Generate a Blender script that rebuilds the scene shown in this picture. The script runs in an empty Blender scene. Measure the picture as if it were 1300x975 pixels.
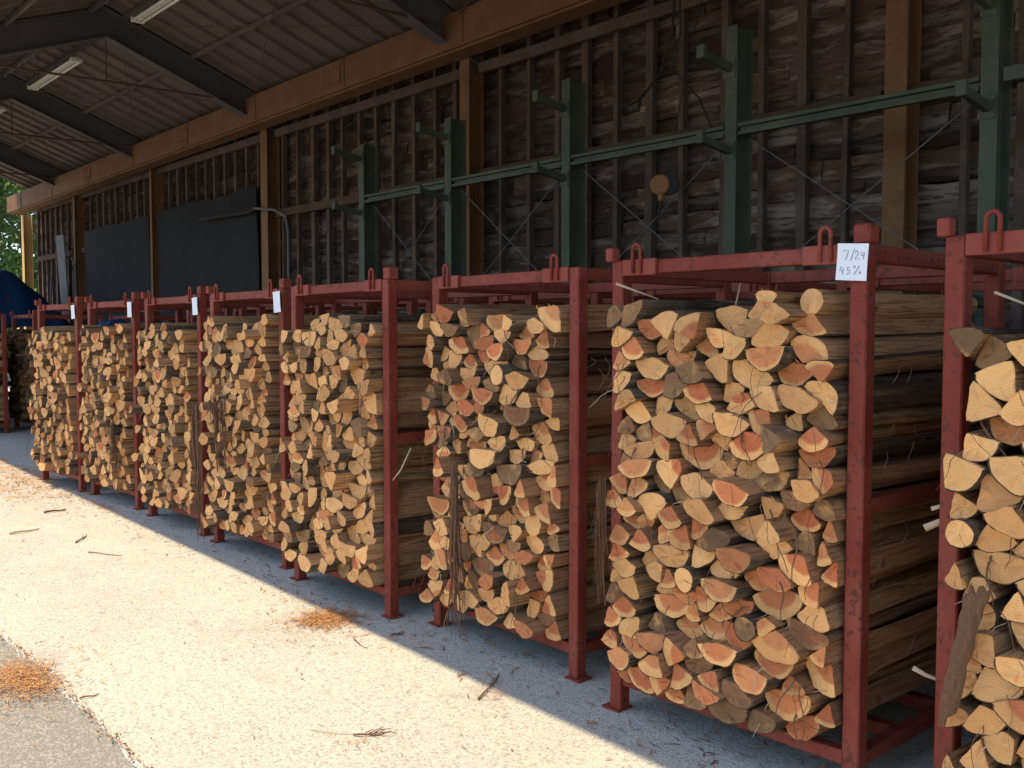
import bpy, bmesh, math, random
import numpy as np
from mathutils import Vector, Matrix, Euler

R = math.radians
scn = bpy.context.scene
COL = scn.collection
rnd = random.Random(11)
nr = np.random.RandomState(7)

# ------------------------------------------------------------------ camera, light, exposure
cam = bpy.data.cameras.new('camera')
camo = bpy.data.objects.new('camera', cam)
COL.objects.link(camo)
cam.sensor_width = 36.0
cam.lens = 36.0 * 1237 / 1300
cam.clip_start, cam.clip_end = 0.05, 1200
CAM_LOC = Vector((0, 0, 1.6))
YAW, PITCH, FPX = R(41.34), R(3.02), 1237.0
VIEW = Vector((-math.cos(YAW) * math.cos(PITCH), math.sin(YAW) * math.cos(PITCH), -math.sin(PITCH)))
RIGHT = Vector((math.sin(YAW), math.cos(YAW), 0))
camo.location = CAM_LOC
camo.rotation_euler = VIEW.to_track_quat('-Z', 'Y').to_euler()
scn.camera = camo

SUN = Vector((-0.22, -0.335, 1.0)).normalized()
wd = bpy.data.worlds.new('World')
scn.world = wd
wd.use_nodes = True
wn = wd.node_tree.nodes
sky = wn.new('ShaderNodeTexSky')
sky.sky_type = 'NISHITA'
sky.sun_disc = False
sky.sun_elevation = math.asin(SUN.z)
sky.sun_rotation = math.atan2(SUN.x, SUN.y)
wn['Background'].inputs['Strength'].default_value = 0.15
wd.node_tree.links.new(sky.outputs[0], wn['Background'].inputs['Color'])
sl = bpy.data.lights.new('sun', 'SUN')
sl.energy = 3.0
sl.angle = R(0.6)
sl.color = (1.0, 0.81, 0.54)
so = bpy.data.objects.new('sun', sl)
so.rotation_euler = SUN.to_track_quat('Z', 'Y').to_euler()
so.location = (0, -5, 20)
COL.objects.link(so)
scn.view_settings.view_transform = 'Standard'
scn.view_settings.look = 'None'
scn.view_settings.exposure = 1.15
scn.view_settings.gamma = 1.0
scn.cycles.max_bounces = 8
scn.cycles.diffuse_bounces = 5


def project(p):
    q = Vector(p) - CAM_LOC
    z = q.dot(VIEW)
    if z < 0.1:
        return (-9999, -9999, z)
    up = RIGHT.cross(VIEW)
    return (650 + FPX * q.dot(RIGHT) / z, 487.5 - FPX * q.dot(up) / z, z)


# ------------------------------------------------------------------ materials
class NT:
    def __init__(s, name):
        s.m = bpy.data.materials.new(name)
        s.m.use_nodes = True
        s.t = s.m.node_tree
        s.b = s.t.nodes['Principled BSDF']

    def n(s, typ, **kw):
        nd = s.t.nodes.new('ShaderNode' + typ)
        for k, v in kw.items():
            if k in nd.inputs.keys():
                i = nd.inputs[k]
                if hasattr(v, 'node'):
                    s.t.links.new(v, i)
                else:
                    i.default_value = v
            else:
                setattr(nd, k, v)
        return nd

    def link(s, a, b):
        s.t.links.new(a, b)

    def math(s, op, a, b=0.0, c=None, clamp=False):
        nd = s.t.nodes.new('ShaderNodeMath')
        nd.operation = op
        nd.use_clamp = clamp
        for i, v in enumerate((a, b, c)):
            if v is None:
                continue
            if hasattr(v, 'node'):
                s.link(v, nd.inputs[i])
            else:
                nd.inputs[i].default_value = v
        return nd.outputs[0]

    def mix(s, f, a, b, mode='MIX'):
        nd = s.t.nodes.new('ShaderNodeMix')
        nd.data_type = 'RGBA'
        nd.blend_type = mode
        for i, v in ((0, f), (6, a), (7, b)):
            if hasattr(v, 'node'):
                s.link(v, nd.inputs[i])
            elif i == 0:
                nd.inputs[0].default_value = v
            else:
                nd.inputs[i].default_value = (*v, 1)
        return nd.outputs[2]

    def noise(s, vec, scale, detail=4, rough=0.55, dist=0.0):
        nd = s.n('TexNoise', Scale=scale, Detail=detail, Roughness=rough, Distortion=dist)
        if vec is not None:
            s.link(vec, nd.inputs['Vector'])
        return nd.outputs['Fac']

    def ramp(s, f, a, b):
        nd = s.t.nodes.new('ShaderNodeMapRange')
        nd.interpolation_type = 'SMOOTHSTEP'
        s.link(f, nd.inputs[0])
        nd.inputs[1].default_value = a
        nd.inputs[2].default_value = b
        return nd.outputs[0]

    def scalevec(s, vec, sx, sy, sz):
        nd = s.t.nodes.new('ShaderNodeVectorMath')
        nd.operation = 'MULTIPLY'
        s.link(vec, nd.inputs[0])
        nd.inputs[1].default_value = (sx, sy, sz)
        return nd.outputs[0]

    def bump(s, h, strength, dist=0.01):
        nd = s.t.nodes.new('ShaderNodeBump')
        s.link(h, nd.inputs['Height'])
        nd.inputs['Strength'].default_value = strength
        nd.inputs['Distance'].default_value = dist
        s.link(nd.outputs[0], s.b.inputs['Normal'])

    def done(s, col, rough=0.8, metal=0.0, spec=0.3):
        for k, v in (('Base Color', col), ('Roughness', rough), ('Metallic', metal), ('Specular IOR Level', spec)):
            if hasattr(v, 'node'):
                s.link(v, s.b.inputs[k])
            elif k == 'Base Color':
                s.b.inputs[k].default_value = (*v, 1)
            else:
                s.b.inputs[k].default_value = v
        return s.m


def geo_pos(t):
    return t.n('NewGeometry').outputs['Position']


def obj_rand(t):
    return t.n('ObjectInfo').outputs['Random']


def attr(t, name):
    return t.n('Attribute', attribute_name=name)


def wood_mats():
    # -- saw-cut end
    t = NT('wood_end')
    g = attr(t, 'grain').outputs['Vector']
    tone = t.n('SeparateXYZ')
    t.link(attr(t, 'tone').outputs['Vector'], tone.inputs[0])
    sp = t.n('SeparateXYZ')
    t.link(g, sp.inputs[0])
    wob = t.noise(g, 22, 3)
    r = t.math('SQRT', t.math('ADD', t.math('MULTIPLY', sp.outputs[0], sp.outputs[0]), t.math('MULTIPLY', sp.outputs[1], sp.outputs[1])))
    r2 = t.math('ADD', r, t.math('MULTIPLY', t.math('SUBTRACT', wob, 0.5), 0.016))
    ring = t.math('MULTIPLY_ADD', t.math('SINE', t.math('MULTIPLY', r2, 2 * math.pi / 0.0085)), 0.5, 0.5)
    ring = t.math('POWER', ring, 2.2)
    heart = t.math('SUBTRACT', 1.0, t.ramp(r2, 0.066, 0.080))
    heart = t.math('MULTIPLY', heart, tone.outputs[0])
    sap = t.mix(t.noise(g, 9, 3), (0.93, 0.54, 0.225), (0.88, 0.45, 0.16))
    wn2 = t.n('TexWhiteNoise', noise_dimensions='1D', W=t.math('ADD', sp.outputs[2], 17.3))
    sap = t.mix(t.math('MULTIPLY', t.ramp(wn2.outputs[0], 0.35, 1.0), 0.75), sap, (0.72, 0.33, 0.115))
    sap = t.mix(t.math('MULTIPLY', ring, 0.34), sap, (0.70, 0.30, 0.10))
    hrt = t.mix(t.noise(g, 14, 3), (0.55, 0.125, 0.048), (0.63, 0.20, 0.08))
    hrt = t.mix(t.math('MULTIPLY', ring, 0.3), hrt, (0.40, 0.11, 0.05))
    c = t.mix(heart, sap, hrt)
    grit = t.noise(g, 160, 5, 0.7)
    c = t.mix(t.math('MULTIPLY', t.ramp(grit, 0.52, 0.75), 0.45), c, (0.36, 0.20, 0.09))
    blot = t.ramp(t.noise(g, 17, 5, 0.65), 0.50, 0.72)
    c = t.mix(t.math('MULTIPLY', blot, 0.30), c, (0.38, 0.22, 0.11))
    wn_ = t.n('TexWhiteNoise', noise_dimensions='1D', W=sp.outputs[2])
    ang = t.math('ARCTAN2', sp.outputs[0], sp.outputs[1])
    a0 = t.math('MULTIPLY_ADD', wn_.outputs[0], 6.28, -3.14)
    dang = t.math('ABSOLUTE', t.math('ADD', t.math('SUBTRACT', ang, a0), t.math('MULTIPLY', t.math('SUBTRACT', wob, 0.5), 0.25)))
    crk = t.math('SUBTRACT', 1.0, t.ramp(t.math('MULTIPLY', dang, r), 0.0006, 0.0022))
    c = t.mix(t.math('MULTIPLY', crk, t.ramp(wn_.outputs[0], 0.5, 0.7)), c, (0.10, 0.055, 0.03))
    wth = t.mix(t.noise(g, 30, 4), (0.25, 0.140, 0.070), (0.15, 0.088, 0.048))
    wmask = t.math('MULTIPLY', tone.outputs[1], t.ramp(t.noise(g, 12, 5), 0.22, 0.5), clamp=True)
    c = t.mix(wmask, c, wth)
    hs = t.n('HueSaturation', Saturation=1.0, Value=tone.outputs[2], Color=c)
    t.bump(t.math('ADD', t.math('MULTIPLY', grit, 0.7), t.math('MULTIPLY', ring, 0.2)), 0.5, 0.004)
    end = t.done(hs.outputs[0], 0.85, spec=0.15)

    # -- split face
    t = NT('wood_split')
    g = attr(t, 'grain').outputs['Vector']
    tone = t.n('SeparateXYZ')
    t.link(attr(t, 'tone').outputs['Vector'], tone.inputs[0])
    fib = t.noise(t.scalevec(g, 90, 90, 5), 1.0, 5, 0.65)
    fib2 = t.noise(t.scalevec(g, 25, 25, 1.6), 1.0, 4, 0.6)
    c = t.mix(fib2, (0.64, 0.375, 0.178), (0.50, 0.265, 0.115))
    c = t.mix(t.ramp(fib, 0.46, 0.62), c, (0.26, 0.132, 0.060))
    pale = t.ramp(t.noise(t.scalevec(g, 120, 120, 3.5), 1.0, 3, 0.6), 0.60, 0.70)
    c = t.mix(t.math('MULTIPLY', pale, 0.6), c, (0.62, 0.40, 0.21))
    knot = t.n('TexVoronoi', Scale=5.5)
    t.link(g, knot.inputs['Vector'])
    c = t.mix(t.math('MULTIPLY', t.math('SUBTRACT', 1.0, t.ramp(knot.outputs['Distance'], 0.05, 0.16)), 0.8), c, (0.12, 0.06, 0.03))
    c = t.mix(t.math('MULTIPLY', tone.outputs[0], 0.45), c, (0.36, 0.15, 0.08))
    wmask = t.math('MULTIPLY', t.math('MULTIPLY_ADD', tone.outputs[1], 0.8, 0.06), t.ramp(t.noise(g, 7, 5), 0.32, 0.62), clamp=True)
    c = t.mix(wmask, c, (0.20, 0.135, 0.085))
    hs = t.n('HueSaturation', Saturation=1.0, Value=tone.outputs[2], Color=c)
    t.bump(fib, 1.0, 0.012)
    split = t.done(hs.outputs[0], 0.88, spec=0.12)

    # -- bark
    t = NT('wood_bark')
    g = attr(t, 'grain').outputs['Vector']
    tone = t.n('SeparateXYZ')
    t.link(attr(t, 'tone').outputs['Vector'], tone.inputs[0])
    fib = t.noise(t.scalevec(g, 60, 60, 4), 1.0, 6, 0.7, 0.6)
    big = t.noise(t.scalevec(g, 12, 12, 2), 1.0, 4, 0.6)
    c = t.mix(big, (0.115, 0.072, 0.045), (0.19, 0.125, 0.08))
    c = t.mix(t.ramp(fib, 0.42, 0.66), c, (0.065, 0.045, 0.034))
    lich = t.ramp(t.noise(g, 16, 5, 0.6), 0.56, 0.7)
    c = t.mix(t.math('MULTIPLY', lich, 0.45), c, (0.20, 0.19, 0.145))
    strip = t.ramp(t.noise(t.scalevec(g, 30, 30, 3), 1.0, 3), 0.60, 0.68)
    c = t.mix(t.math('MULTIPLY', strip, 0.6), c, (0.36, 0.215, 0.11))
    hs = t.n('HueSaturation', Saturation=1.0, Value=tone.outputs[2], Color=c)
    t.bump(fib, 1.0, 0.018)
    bark = t.done(hs.outputs[0], 0.95, spec=0.08)
    return [end, split, bark]


WOOD = wood_mats()


def paint(name, base, light, rust, rough=0.5, wear=0.5, sc=1.0):
    t = NT(name)
    co = t.n('TexCoord').outputs['Object']
    p = geo_pos(t)
    big = t.noise(p, 3.2 * sc, 5, 0.6)
    c = t.mix(t.ramp(big, 0.35, 0.7), base, light)
    fine = t.noise(p, 38 * sc, 5, 0.65)
    edge = t.ramp(fine, 0.55, 0.63)
    c = t.mix(t.math('MULTIPLY', edge, wear), c, rust)
    streak = t.noise(t.scalevec(p, 30, 30, 2.5), 1.0, 4, 0.6)
    c = t.mix(t.math('MULTIPLY', t.ramp(streak, 0.55, 0.75), wear * 0.5), c, rust)
    t.bump(fine, 0.12, 0.004)
    return t.done(c, t.math('MULTIPLY_ADD', fine, 0.3, rough - 0.05), spec=0.2)


M_RED = paint('red_oxide_paint', (0.205, 0.033, 0.020), (0.255, 0.060, 0.038), (0.075, 0.030, 0.017), 0.48, 0.75)
M_REDPALE = paint('red_primer_paint', (0.25, 0.050, 0.033), (0.30, 0.074, 0.050), (0.16, 0.055, 0.035), 0.6, 0.5)
M_ORANGE = paint('ochre_steel_paint', (0.170, 0.090, 0.045), (0.215, 0.122, 0.064), (0.09, 0.048, 0.027), 0.55, 0.35)
M_OCHRE_SUNLIT = paint('ochre_paint_sunlit_tint', (0.55, 0.36, 0.15), (0.62, 0.43, 0.20), (0.32, 0.18, 0.08), 0.6, 0.3)  # same ochre paint lightened: sunlight on the corner post put into the colour
M_GREEN = paint('green_rack_paint', (0.052, 0.070, 0.050), (0.085, 0.103, 0.075), (0.125, 0.10, 0.052), 0.5, 0.5)
M_STEEL = paint('dark_steel_paint', (0.105, 0.095, 0.102), (0.13, 0.118, 0.124), (0.08, 0.06, 0.055), 0.55, 0.4)
M_ROD = paint('rusty_rod_paint', (0.11, 0.07, 0.055), (0.15, 0.095, 0.07), (0.07, 0.04, 0.03), 0.6, 0.4)
M_ROOF = paint('roof_sheet_metal', (0.130, 0.103, 0.092), (0.162, 0.131, 0.117), (0.085, 0.065, 0.056), 0.6, 0.35, 0.6)
M_STUD = paint('stud_timber', (0.092, 0.066, 0.055), (0.14, 0.104, 0.088), (0.05, 0.038, 0.032), 0.85, 0.6)
M_GIRT = paint('girt_timber', (0.080, 0.052, 0.038), (0.105, 0.070, 0.05), (0.045, 0.032, 0.025), 0.85, 0.6)
M_BLACK = paint('black_sheeting', (0.014, 0.014, 0.017), (0.019, 0.019, 0.023), (0.02, 0.02, 0.02), 0.7, 0.3)
M_GREY = paint('grey_sheet_paint', (0.14, 0.14, 0.155), (0.19, 0.19, 0.20), (0.15, 0.14, 0.13), 0.6, 0.3)
M_LAMP = paint('white_lamp_enamel', (0.66, 0.66, 0.60), (0.74, 0.74, 0.68), (0.45, 0.42, 0.35), 0.4, 0.25)
M_TUBE = paint('opal_tube_glass', (0.70, 0.72, 0.66), (0.74, 0.75, 0.70), (0.6, 0.6, 0.55), 0.25, 0.1)
M_HOOKY = paint('yellow_hook_paint', (0.20, 0.092, 0.034), (0.24, 0.115, 0.042), (0.10, 0.055, 0.025), 0.5, 0.6)
M_CABLE = paint('black_cable', (0.025, 0.024, 0.024), (0.04, 0.038, 0.036), (0.02, 0.02, 0.02), 0.6, 0.1)
M_WIRE = paint('galvanised_wire', (0.13, 0.13, 0.13), (0.17, 0.165, 0.16), (0.10, 0.08, 0.07), 0.5, 0.3)


def m_board():
    t = NT('weathered_slab_board')
    p = geo_pos(t)
    ob = obj_rand(t)
    seed = attr(t, 'tone').outputs['Vector']
    sx = t.n('SeparateXYZ')
    t.link(seed, sx.inputs[0])
    q = t.n('VectorMath', operation='ADD')
    t.link(p, q.inputs[0])
    t.link(seed, q.inputs[1])
    v = q.outputs[0]
    streak = t.noise(t.scalevec(v, 3.2, 3, 26), 1.0, 6, 0.68, 0.8)
    patch = t.noise(t.scalevec(v, 1.6, 2, 7), 1.0, 5, 0.62, 0.5)
    c = t.mix(streak, (0.078, 0.050, 0.039), (0.185, 0.125, 0.098))
    c = t.mix(t.math('MULTIPLY', t.ramp(patch, 0.48, 0.62), 0.8), c, (0.30, 0.25, 0.225))
    c = t.mix(t.math('MULTIPLY', t.ramp(streak, 0.52, 0.68), 0.85), c, (0.020, 0.015, 0.013))
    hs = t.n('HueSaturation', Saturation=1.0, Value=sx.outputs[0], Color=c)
    t.bump(streak, 0.9, 0.02)
    return t.done(hs.outputs[0], 0.92, spec=0.1)


M_BOARD = m_board()


def m_concrete():
    t = NT('aggregate_concrete')
    p = geo_pos(t)
    v1 = t.n('TexVoronoi', Scale=95.0, Randomness=1.0)
    t.link(p, v1.inputs['Vector'])
    sep = t.n('SeparateColor')
    t.link(v1.outputs['Color'], sep.inputs[0])
    grain = t.noise(p, 48, 6, 0.8)
    fine = t.noise(p, 260, 3, 0.7)
    big = t.noise(p, 0.9, 5, 0.6)
    mid = t.noise(p, 5, 5, 0.65)
    c = t.mix(t.ramp(big, 0.35, 0.68), (0.475, 0.465, 0.40), (0.415, 0.405, 0.35))
    c = t.mix(t.math('MULTIPLY', t.ramp(mid, 0.55, 0.75), 0.35), c, (0.40, 0.37, 0.325))
    c = t.mix(t.math('MULTIPLY', t.ramp(sep.outputs[0], 0.70, 0.86), 0.6), c, (0.24, 0.22, 0.19))
    c = t.mix(t.math('MULTIPLY', t.ramp(sep.outputs[1], 0.70, 0.85), 0.4), c, (0.62, 0.575, 0.50))
    c = t.mix(t.math('MULTIPLY', t.ramp(grain, 0.54, 0.62), 0.55), c, (0.31, 0.285, 0.245))
    c = t.mix(t.math('MULTIPLY', t.ramp(fine, 0.55, 0.75), 0.3), c, (0.24, 0.215, 0.19))
    stain = t.ramp(t.noise(t.scalevec(p, 1.0, 2.4, 1), 1.3, 4, 0.55), 0.60, 0.74)
    c = t.mix(t.math('MULTIPLY', stain, 0.5), c, (0.31, 0.285, 0.255))
    resin = t.ramp(t.noise(p, 2.1, 4, 0.6, 0.4), 0.63, 0.76)
    c = t.mix(t.math('MULTIPLY', resin, 0.35), c, (0.52, 0.34, 0.22))
    t.bump(t.math('ADD', grain, t.math('MULTIPLY', v1.outputs['Distance'], -0.8)), 0.45, 0.006)
    return t.done(c, 0.9, spec=0.2)


def m_asphalt():
    t = NT('worn_asphalt')
    p = geo_pos(t)
    v1 = t.n('TexVoronoi', Scale=90.0)
    t.link(p, v1.inputs['Vector'])
    sep = t.n('SeparateColor')
    t.link(v1.outputs['Color'], sep.inputs[0])
    grain = t.noise(p, 70, 6, 0.75)
    big = t.noise(p, 1.2, 5, 0.6)
    c = t.mix(big, (0.27, 0.26, 0.225), (0.21, 0.20, 0.175))
    c = t.mix(t.math('MULTIPLY', t.ramp(sep.outputs[0], 0.6, 0.9), 0.5), c, (0.42, 0.40, 0.36))
    c = t.mix(t.math('MULTIPLY', t.ramp(grain, 0.5, 0.66), 0.6), c, (0.12, 0.115, 0.10))
    t.bump(t.math('ADD', grain, t.math('MULTIPLY', v1.outputs['Distance'], -0.8)), 0.6, 0.008)
    return t.done(c, 0.92, spec=0.2)


def flat(name, col, rough=0.8, var=0.25, sc=20):
    t = NT(name)
    p = geo_pos(t)
    nz = t.noise(p, sc, 5, 0.65)
    c = t.mix(nz, tuple(x * (1 - var) for x in col), tuple(min(1, x * (1 + var)) for x in col))
    t.bump(nz, 0.2, 0.004)
    return t.done(c, rough, spec=0.25)


M_CONC, M_ASPH = m_concrete(), m_asphalt()
M_PAPER = flat('white_paper', (0.80, 0.81, 0.84), 0.85, 0.03, 8)
M_INK = flat('blue_black_ink', (0.20, 0.22, 0.28), 0.7, 0.1)
M_TARP = flat('blue_tarp_plastic', (0.009, 0.036, 0.105), 0.6, 0.2, 4)
M_STRAW = flat('pale_splinter_wood', (0.50, 0.38, 0.25), 0.85, 0.2, 30)
M_TWIG = flat('twig_bark', (0.16, 0.085, 0.05), 0.9, 0.4, 40)
M_BARKSTRIP = flat('fibrous_bark', (0.15, 0.078, 0.042), 0.92, 0.5, 60)
M_TRUNK = flat('tree_bark', (0.13, 0.10, 0.075), 0.95, 0.4, 10)


def m_litter():
    t = NT('bark_litter_chips')
    tone = attr(t, 'tone').outputs['Vector']
    sx = t.n('SeparateXYZ')
    t.link(tone, sx.inputs[0])
    c = t.mix(sx.outputs[0], (0.58, 0.33, 0.14), (0.44, 0.19, 0.075))
    c = t.mix(sx.outputs[1], c, (0.10, 0.06, 0.04))
    return t.done(c, 0.9, spec=0.1)


M_LITTER = m_litter()


def m_leaf():
    t = NT('leaf_green')
    tone = attr(t, 'tone').outputs['Vector']
    sx = t.n('SeparateXYZ')
    t.link(tone, sx.inputs[0])
    c = t.mix(sx.outputs[0], (0.045, 0.10, 0.022), (0.11, 0.17, 0.035))
    return t.done(c, 0.6, spec=0.3)


M_LEAF = m_leaf()


# ------------------------------------------------------------------ object helpers
def tag(o, label=None, cat=None, group=None, kind=None):
    if label: o['label'] = label
    if cat: o['category'] = cat
    if group: o['group'] = group
    if kind: o['kind'] = kind
    return o


def empty(name, loc=(0, 0, 0), rz=0.0):
    o = bpy.data.objects.new(name, None)
    o.empty_display_size = 0.1
    o.location = loc
    o.rotation_euler = (0, 0, rz)
    COL.objects.link(o)
    return o


def link_mesh(name, me, parent=None):
    o = bpy.data.objects.new(name, me)
    COL.objects.link(o)
    if parent is not None:
        o.parent = parent
    return o


def mesh_of(name, verts, faces, mats, tones=None, smooth=False, mi=None):
    me = bpy.data.meshes.new(name)
    me.from_pydata([tuple(v) for v in verts], [], faces)
    for m in (mats if isinstance(mats, (list, tuple)) else [mats]):
        me.materials.append(m)
    if tones is not None:
        a = me.attributes.new('tone', 'FLOAT_VECTOR', 'POINT')
        a.data.foreach_set('vector', np.asarray(tones, dtype=np.float32).ravel())
    if smooth:
        me.polygons.foreach_set('use_smooth', [True] * len(me.polygons))
    if mi is not None:
        me.polygons.foreach_set('material_index', mi)
    me.update()
    return me


class MB:
    """collects boxes, bars, tubes, ribbons into one mesh"""
    def __init__(s):
        s.v, s.f = [], []

    def box(s, c, d, ch=0.003, M=None):
        """chamfered box centred c, full size d"""
        hx, hy, hz = (x / 2 for x in d)
        ch = min(ch, hx * .45, hy * .45, hz * .45)
        b = len(s.v)
        pts, idx = [], {}
        for sx in (-1, 1):
            for sy in (-1, 1):
                for sz in (-1, 1):
                    for ax in range(3):
                        q = [sx * (hx - ch), sy * (hy - ch), sz * (hz - ch)]
                        q[ax] += (sx, sy, sz)[ax] * ch
                        idx[(sx, sy, sz, ax)] = b + len(pts)
                        pts.append(q)
        for q in pts:
            w = Vector(q)
            w = (M @ w) if M is not None else w
            s.v.append(tuple(w + Vector(c)))
        F = []
        for ax in range(3):
            o1, o2 = [(1, 2), (2, 0), (0, 1)][ax]
            for sg in (-1, 1):
                loop = []
                for (a, bb) in ((-1, -1), (1, -1), (1, 1), (-1, 1)):
                    k = [0, 0, 0]
                    k[ax], k[o1], k[o2] = sg, a, bb
                    loop.append(idx[(*k, ax)])
                F.append(loop if sg > 0 else loop[::-1])
        for ax in range(3):                       # chamfered edges running along ax
            o1, o2 = [(1, 2), (2, 0), (0, 1)][ax]
            for a in (-1, 1):
                for bb in (-1, 1):
                    k0, k1 = [0, 0, 0], [0, 0, 0]
                    k0[ax], k1[ax] = -1, 1
                    k0[o1] = k1[o1] = a
                    k0[o2] = k1[o2] = bb
                    loop = [idx[(*k0, o1)], idx[(*k1, o1)], idx[(*k1, o2)], idx[(*k0, o2)]]
                    F.append(loop if a * bb < 0 else loop[::-1])
        for sx in (-1, 1):
            for sy in (-1, 1):
                for sz in (-1, 1):
                    loop = [idx[(sx, sy, sz, 0)], idx[(sx, sy, sz, 1)], idx[(sx, sy, sz, 2)]]
                    F.append(loop if sx * sy * sz > 0 else loop[::-1])
        s.f += F
        return s

    def bar(s, a, b, w, d=None, ch=0.002, up=(0, 0, 1)):
        a, b = Vector(a), Vector(b)
        ax = (b - a)
        L = ax.length
        z = ax.normalized()
        u = Vector(up)
        if abs(z.dot(u)) > 0.98:
            u = Vector((0, 1, 0))
        x = u.cross(z).normalized()
        y = z.cross(x)
        M = Matrix((x, y, z)).transposed()
        return s.box((a + b) / 2, (w, d or w, L), ch, M)

    def tube(s, pts, r, n=6, r2=None):
        pts = [Vector(p) for p in pts]
        b = len(s.v)
        m = len(pts)
        prev = None
        for i, p in enumerate(pts):
            t = (pts[min(i + 1, m - 1)] - pts[max(i - 1, 0)]).normalized()
            if prev is None:
                u = Vector((0, 0, 1)) if abs(t.z) < 0.9 else Vector((1, 0, 0))
                x = u.cross(t).normalized()
            else:
                x = (prev - t * prev.dot(t)).normalized()
            prev = x
            y = t.cross(x)
            rr = r if r2 is None else r + (r2 - r) * i / (m - 1)
            for k in range(n):
                a = 2 * math.pi * k / n
                s.v.append(tuple(p + x * (rr * math.cos(a)) + y * (rr * math.sin(a))))
        for i in range(m - 1):
            for k in range(n):
                k2 = (k + 1) % n
                s.f.append([b + i * n + k, b + i * n + k2, b + (i + 1) * n + k2, b + (i + 1) * n + k])
        s.f.append([b + k for k in range(n)][::-1])
        s.f.append([b + (m - 1) * n + k for k in range(n)])
        return s

    def disc(s, c, axis, r, h, n=20, ch=0.15):
        """short round body along axis with rounded rim"""
        axis = Vector(axis).normalized()
        pts = [Vector(c) + axis * (h * q) for q in (-.5, -.36, 0, .36, .5)]
        x = (Vector((0, 0, 1)) if abs(axis.z) < .9 else Vector((1, 0, 0))).cross(axis).normalized()
        y = axis.cross(x)
        b = len(s.v)
        for p, k in zip(pts, (1 - ch, 1, 1, 1, 1 - ch)):
            for i in range(n):
                a = 2 * math.pi * i / n
                s.v.append(tuple(p + (x * math.cos(a) + y * math.sin(a)) * r * k))
        for j in range(4):
            for i in range(n):
                i2 = (i + 1) % n
                s.f.append([b + j * n + i, b + j * n + i2, b + (j + 1) * n + i2, b + (j + 1) * n + i])
        s.f.append([b + i for i in range(n)][::-1])
        s.f.append([b + 4 * n + i for i in range(n)])
        return s

    def ribbon(s, pts, w, nrm, th=0.0015):
        """thin flat strip with thickness following pts, width w across"""
        pts = [Vector(p) for p in pts]
        b = len(s.v)
        m = len(pts)
        for i, p in enumerate(pts):
            t = (pts[min(i + 1, m - 1)] - pts[max(i - 1, 0)]).normalized()
            n_ = Vector(nrm)
            x = t.cross(n_).normalized()
            ww = (w if not hasattr(w, '__len__') else w[i]) / 2
            for sx, sn in ((-1, -1), (1, -1), (1, 1), (-1, 1)):
                s.v.append(tuple(p + x * (ww * sx) + n_ * (th * sn / 2)))
        for i in range(m - 1):
            for k in range(4):
                k2 = (k + 1) % 4
                s.f.append([b + i * 4 + k, b + i * 4 + k2, b + (i + 1) * 4 + k2, b + (i + 1) * 4 + k])
        s.f.append([b + 3, b + 2, b + 1, b])
        s.f.append([b + (m - 1) * 4 + k for k in range(4)])
        return s

    def mesh(s, name, mat, tones=None, smooth=False):
        return mesh_of(name, s.v, s.f, mat, tones, smooth)

    def build(s, name, mat, parent=None, smooth=False, tones=None):
        return link_mesh(name, s.mesh(name, mat, tones, smooth), parent)


def rep(name, me, parent, loc=(0, 0, 0), rot=(0, 0, 0)):
    o = link_mesh(name, me, parent)
    o.location = loc
    o.rotation_euler = rot
    return o


def copy_tree(o, parent=None):
    c = o.copy()
    COL.objects.link(c)
    if parent is not None:
        c.parent = parent
    for ch in o.children:
        copy_tree(ch, c)
    return c


# ------------------------------------------------------------------ ground
def sheet(name, x0, x1, y0, y1, z, mat, nx=1, ny=1):
    vs = [(x0 + (x1 - x0) * i / nx, y0 + (y1 - y0) * j / ny, z) for j in range(ny + 1) for i in range(nx + 1)]
    fs = [[j * (nx + 1) + i, j * (nx + 1) + i + 1, (j + 1) * (nx + 1) + i + 1, (j + 1) * (nx + 1) + i] for j in range(ny) for i in range(nx)]
    o = link_mesh(name, mesh_of(name, vs, fs, mat))
    return o


tag(sheet('ground', -400, 400, -400, 400, -0.014, M_ASPH, 8, 8), kind='structure',
    label='worn grey asphalt yard beside the pale concrete')
# concrete apron and shed floor, with a worn uneven edge towards the asphalt
n = 420
xs = np.linspace(-34, 12, n)
ey = 1.31 + 0.03 * np.sin(xs * 0.9) + 0.012 * np.sin(xs * 7.3) + nr.normal(0, 0.007, n)
vs, fs = [], []
for x, y in zip(xs, ey):
    vs += [(x, y - 0.012, -0.02), (x, y, 0.0), (x, 9.0, 0.0)]
for i in range(n - 1):
    a = 3 * i
    fs += [[a, a + 3, a + 4, a + 1], [a + 1, a + 4, a + 5, a + 2]]
tag(link_mesh('pavement', mesh_of('pavement', vs, fs, M_CONC)), kind='structure',
    label='pale aggregate concrete apron running under the log racks')

# ------------------------------------------------------------------ shed
shed = empty('shed', (-12, 5, 0))
tag(shed, 'long open-sided steel shed with slab-board back wall and ribbed metal roof', 'shed')
SH = Matrix.Translation((12, -5, 0))


def sh(mb, name, mat, smooth=False, tones=None):
    """build with world coordinates under the shed"""
    mb.v = [(x + 12, y - 5, z) for x, y, z in mb.v]
    return mb.build(name, mat, shed, smooth, tones)


RIDGE_Y, RIDGE_Z, TAN = 4.85, 6.12, 0.372
FX = [1.2, -3.85, -9.08, -14.08, -18.85, -23.6]
X_END = -26.7
FRONT_Y = lambda x: 1.245 - 0.040 * (x + 5.0)       # front eave, slightly out of parallel


def rz(y):
    return RIDGE_Z - TAN * abs(y - RIDGE_Y)


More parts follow.
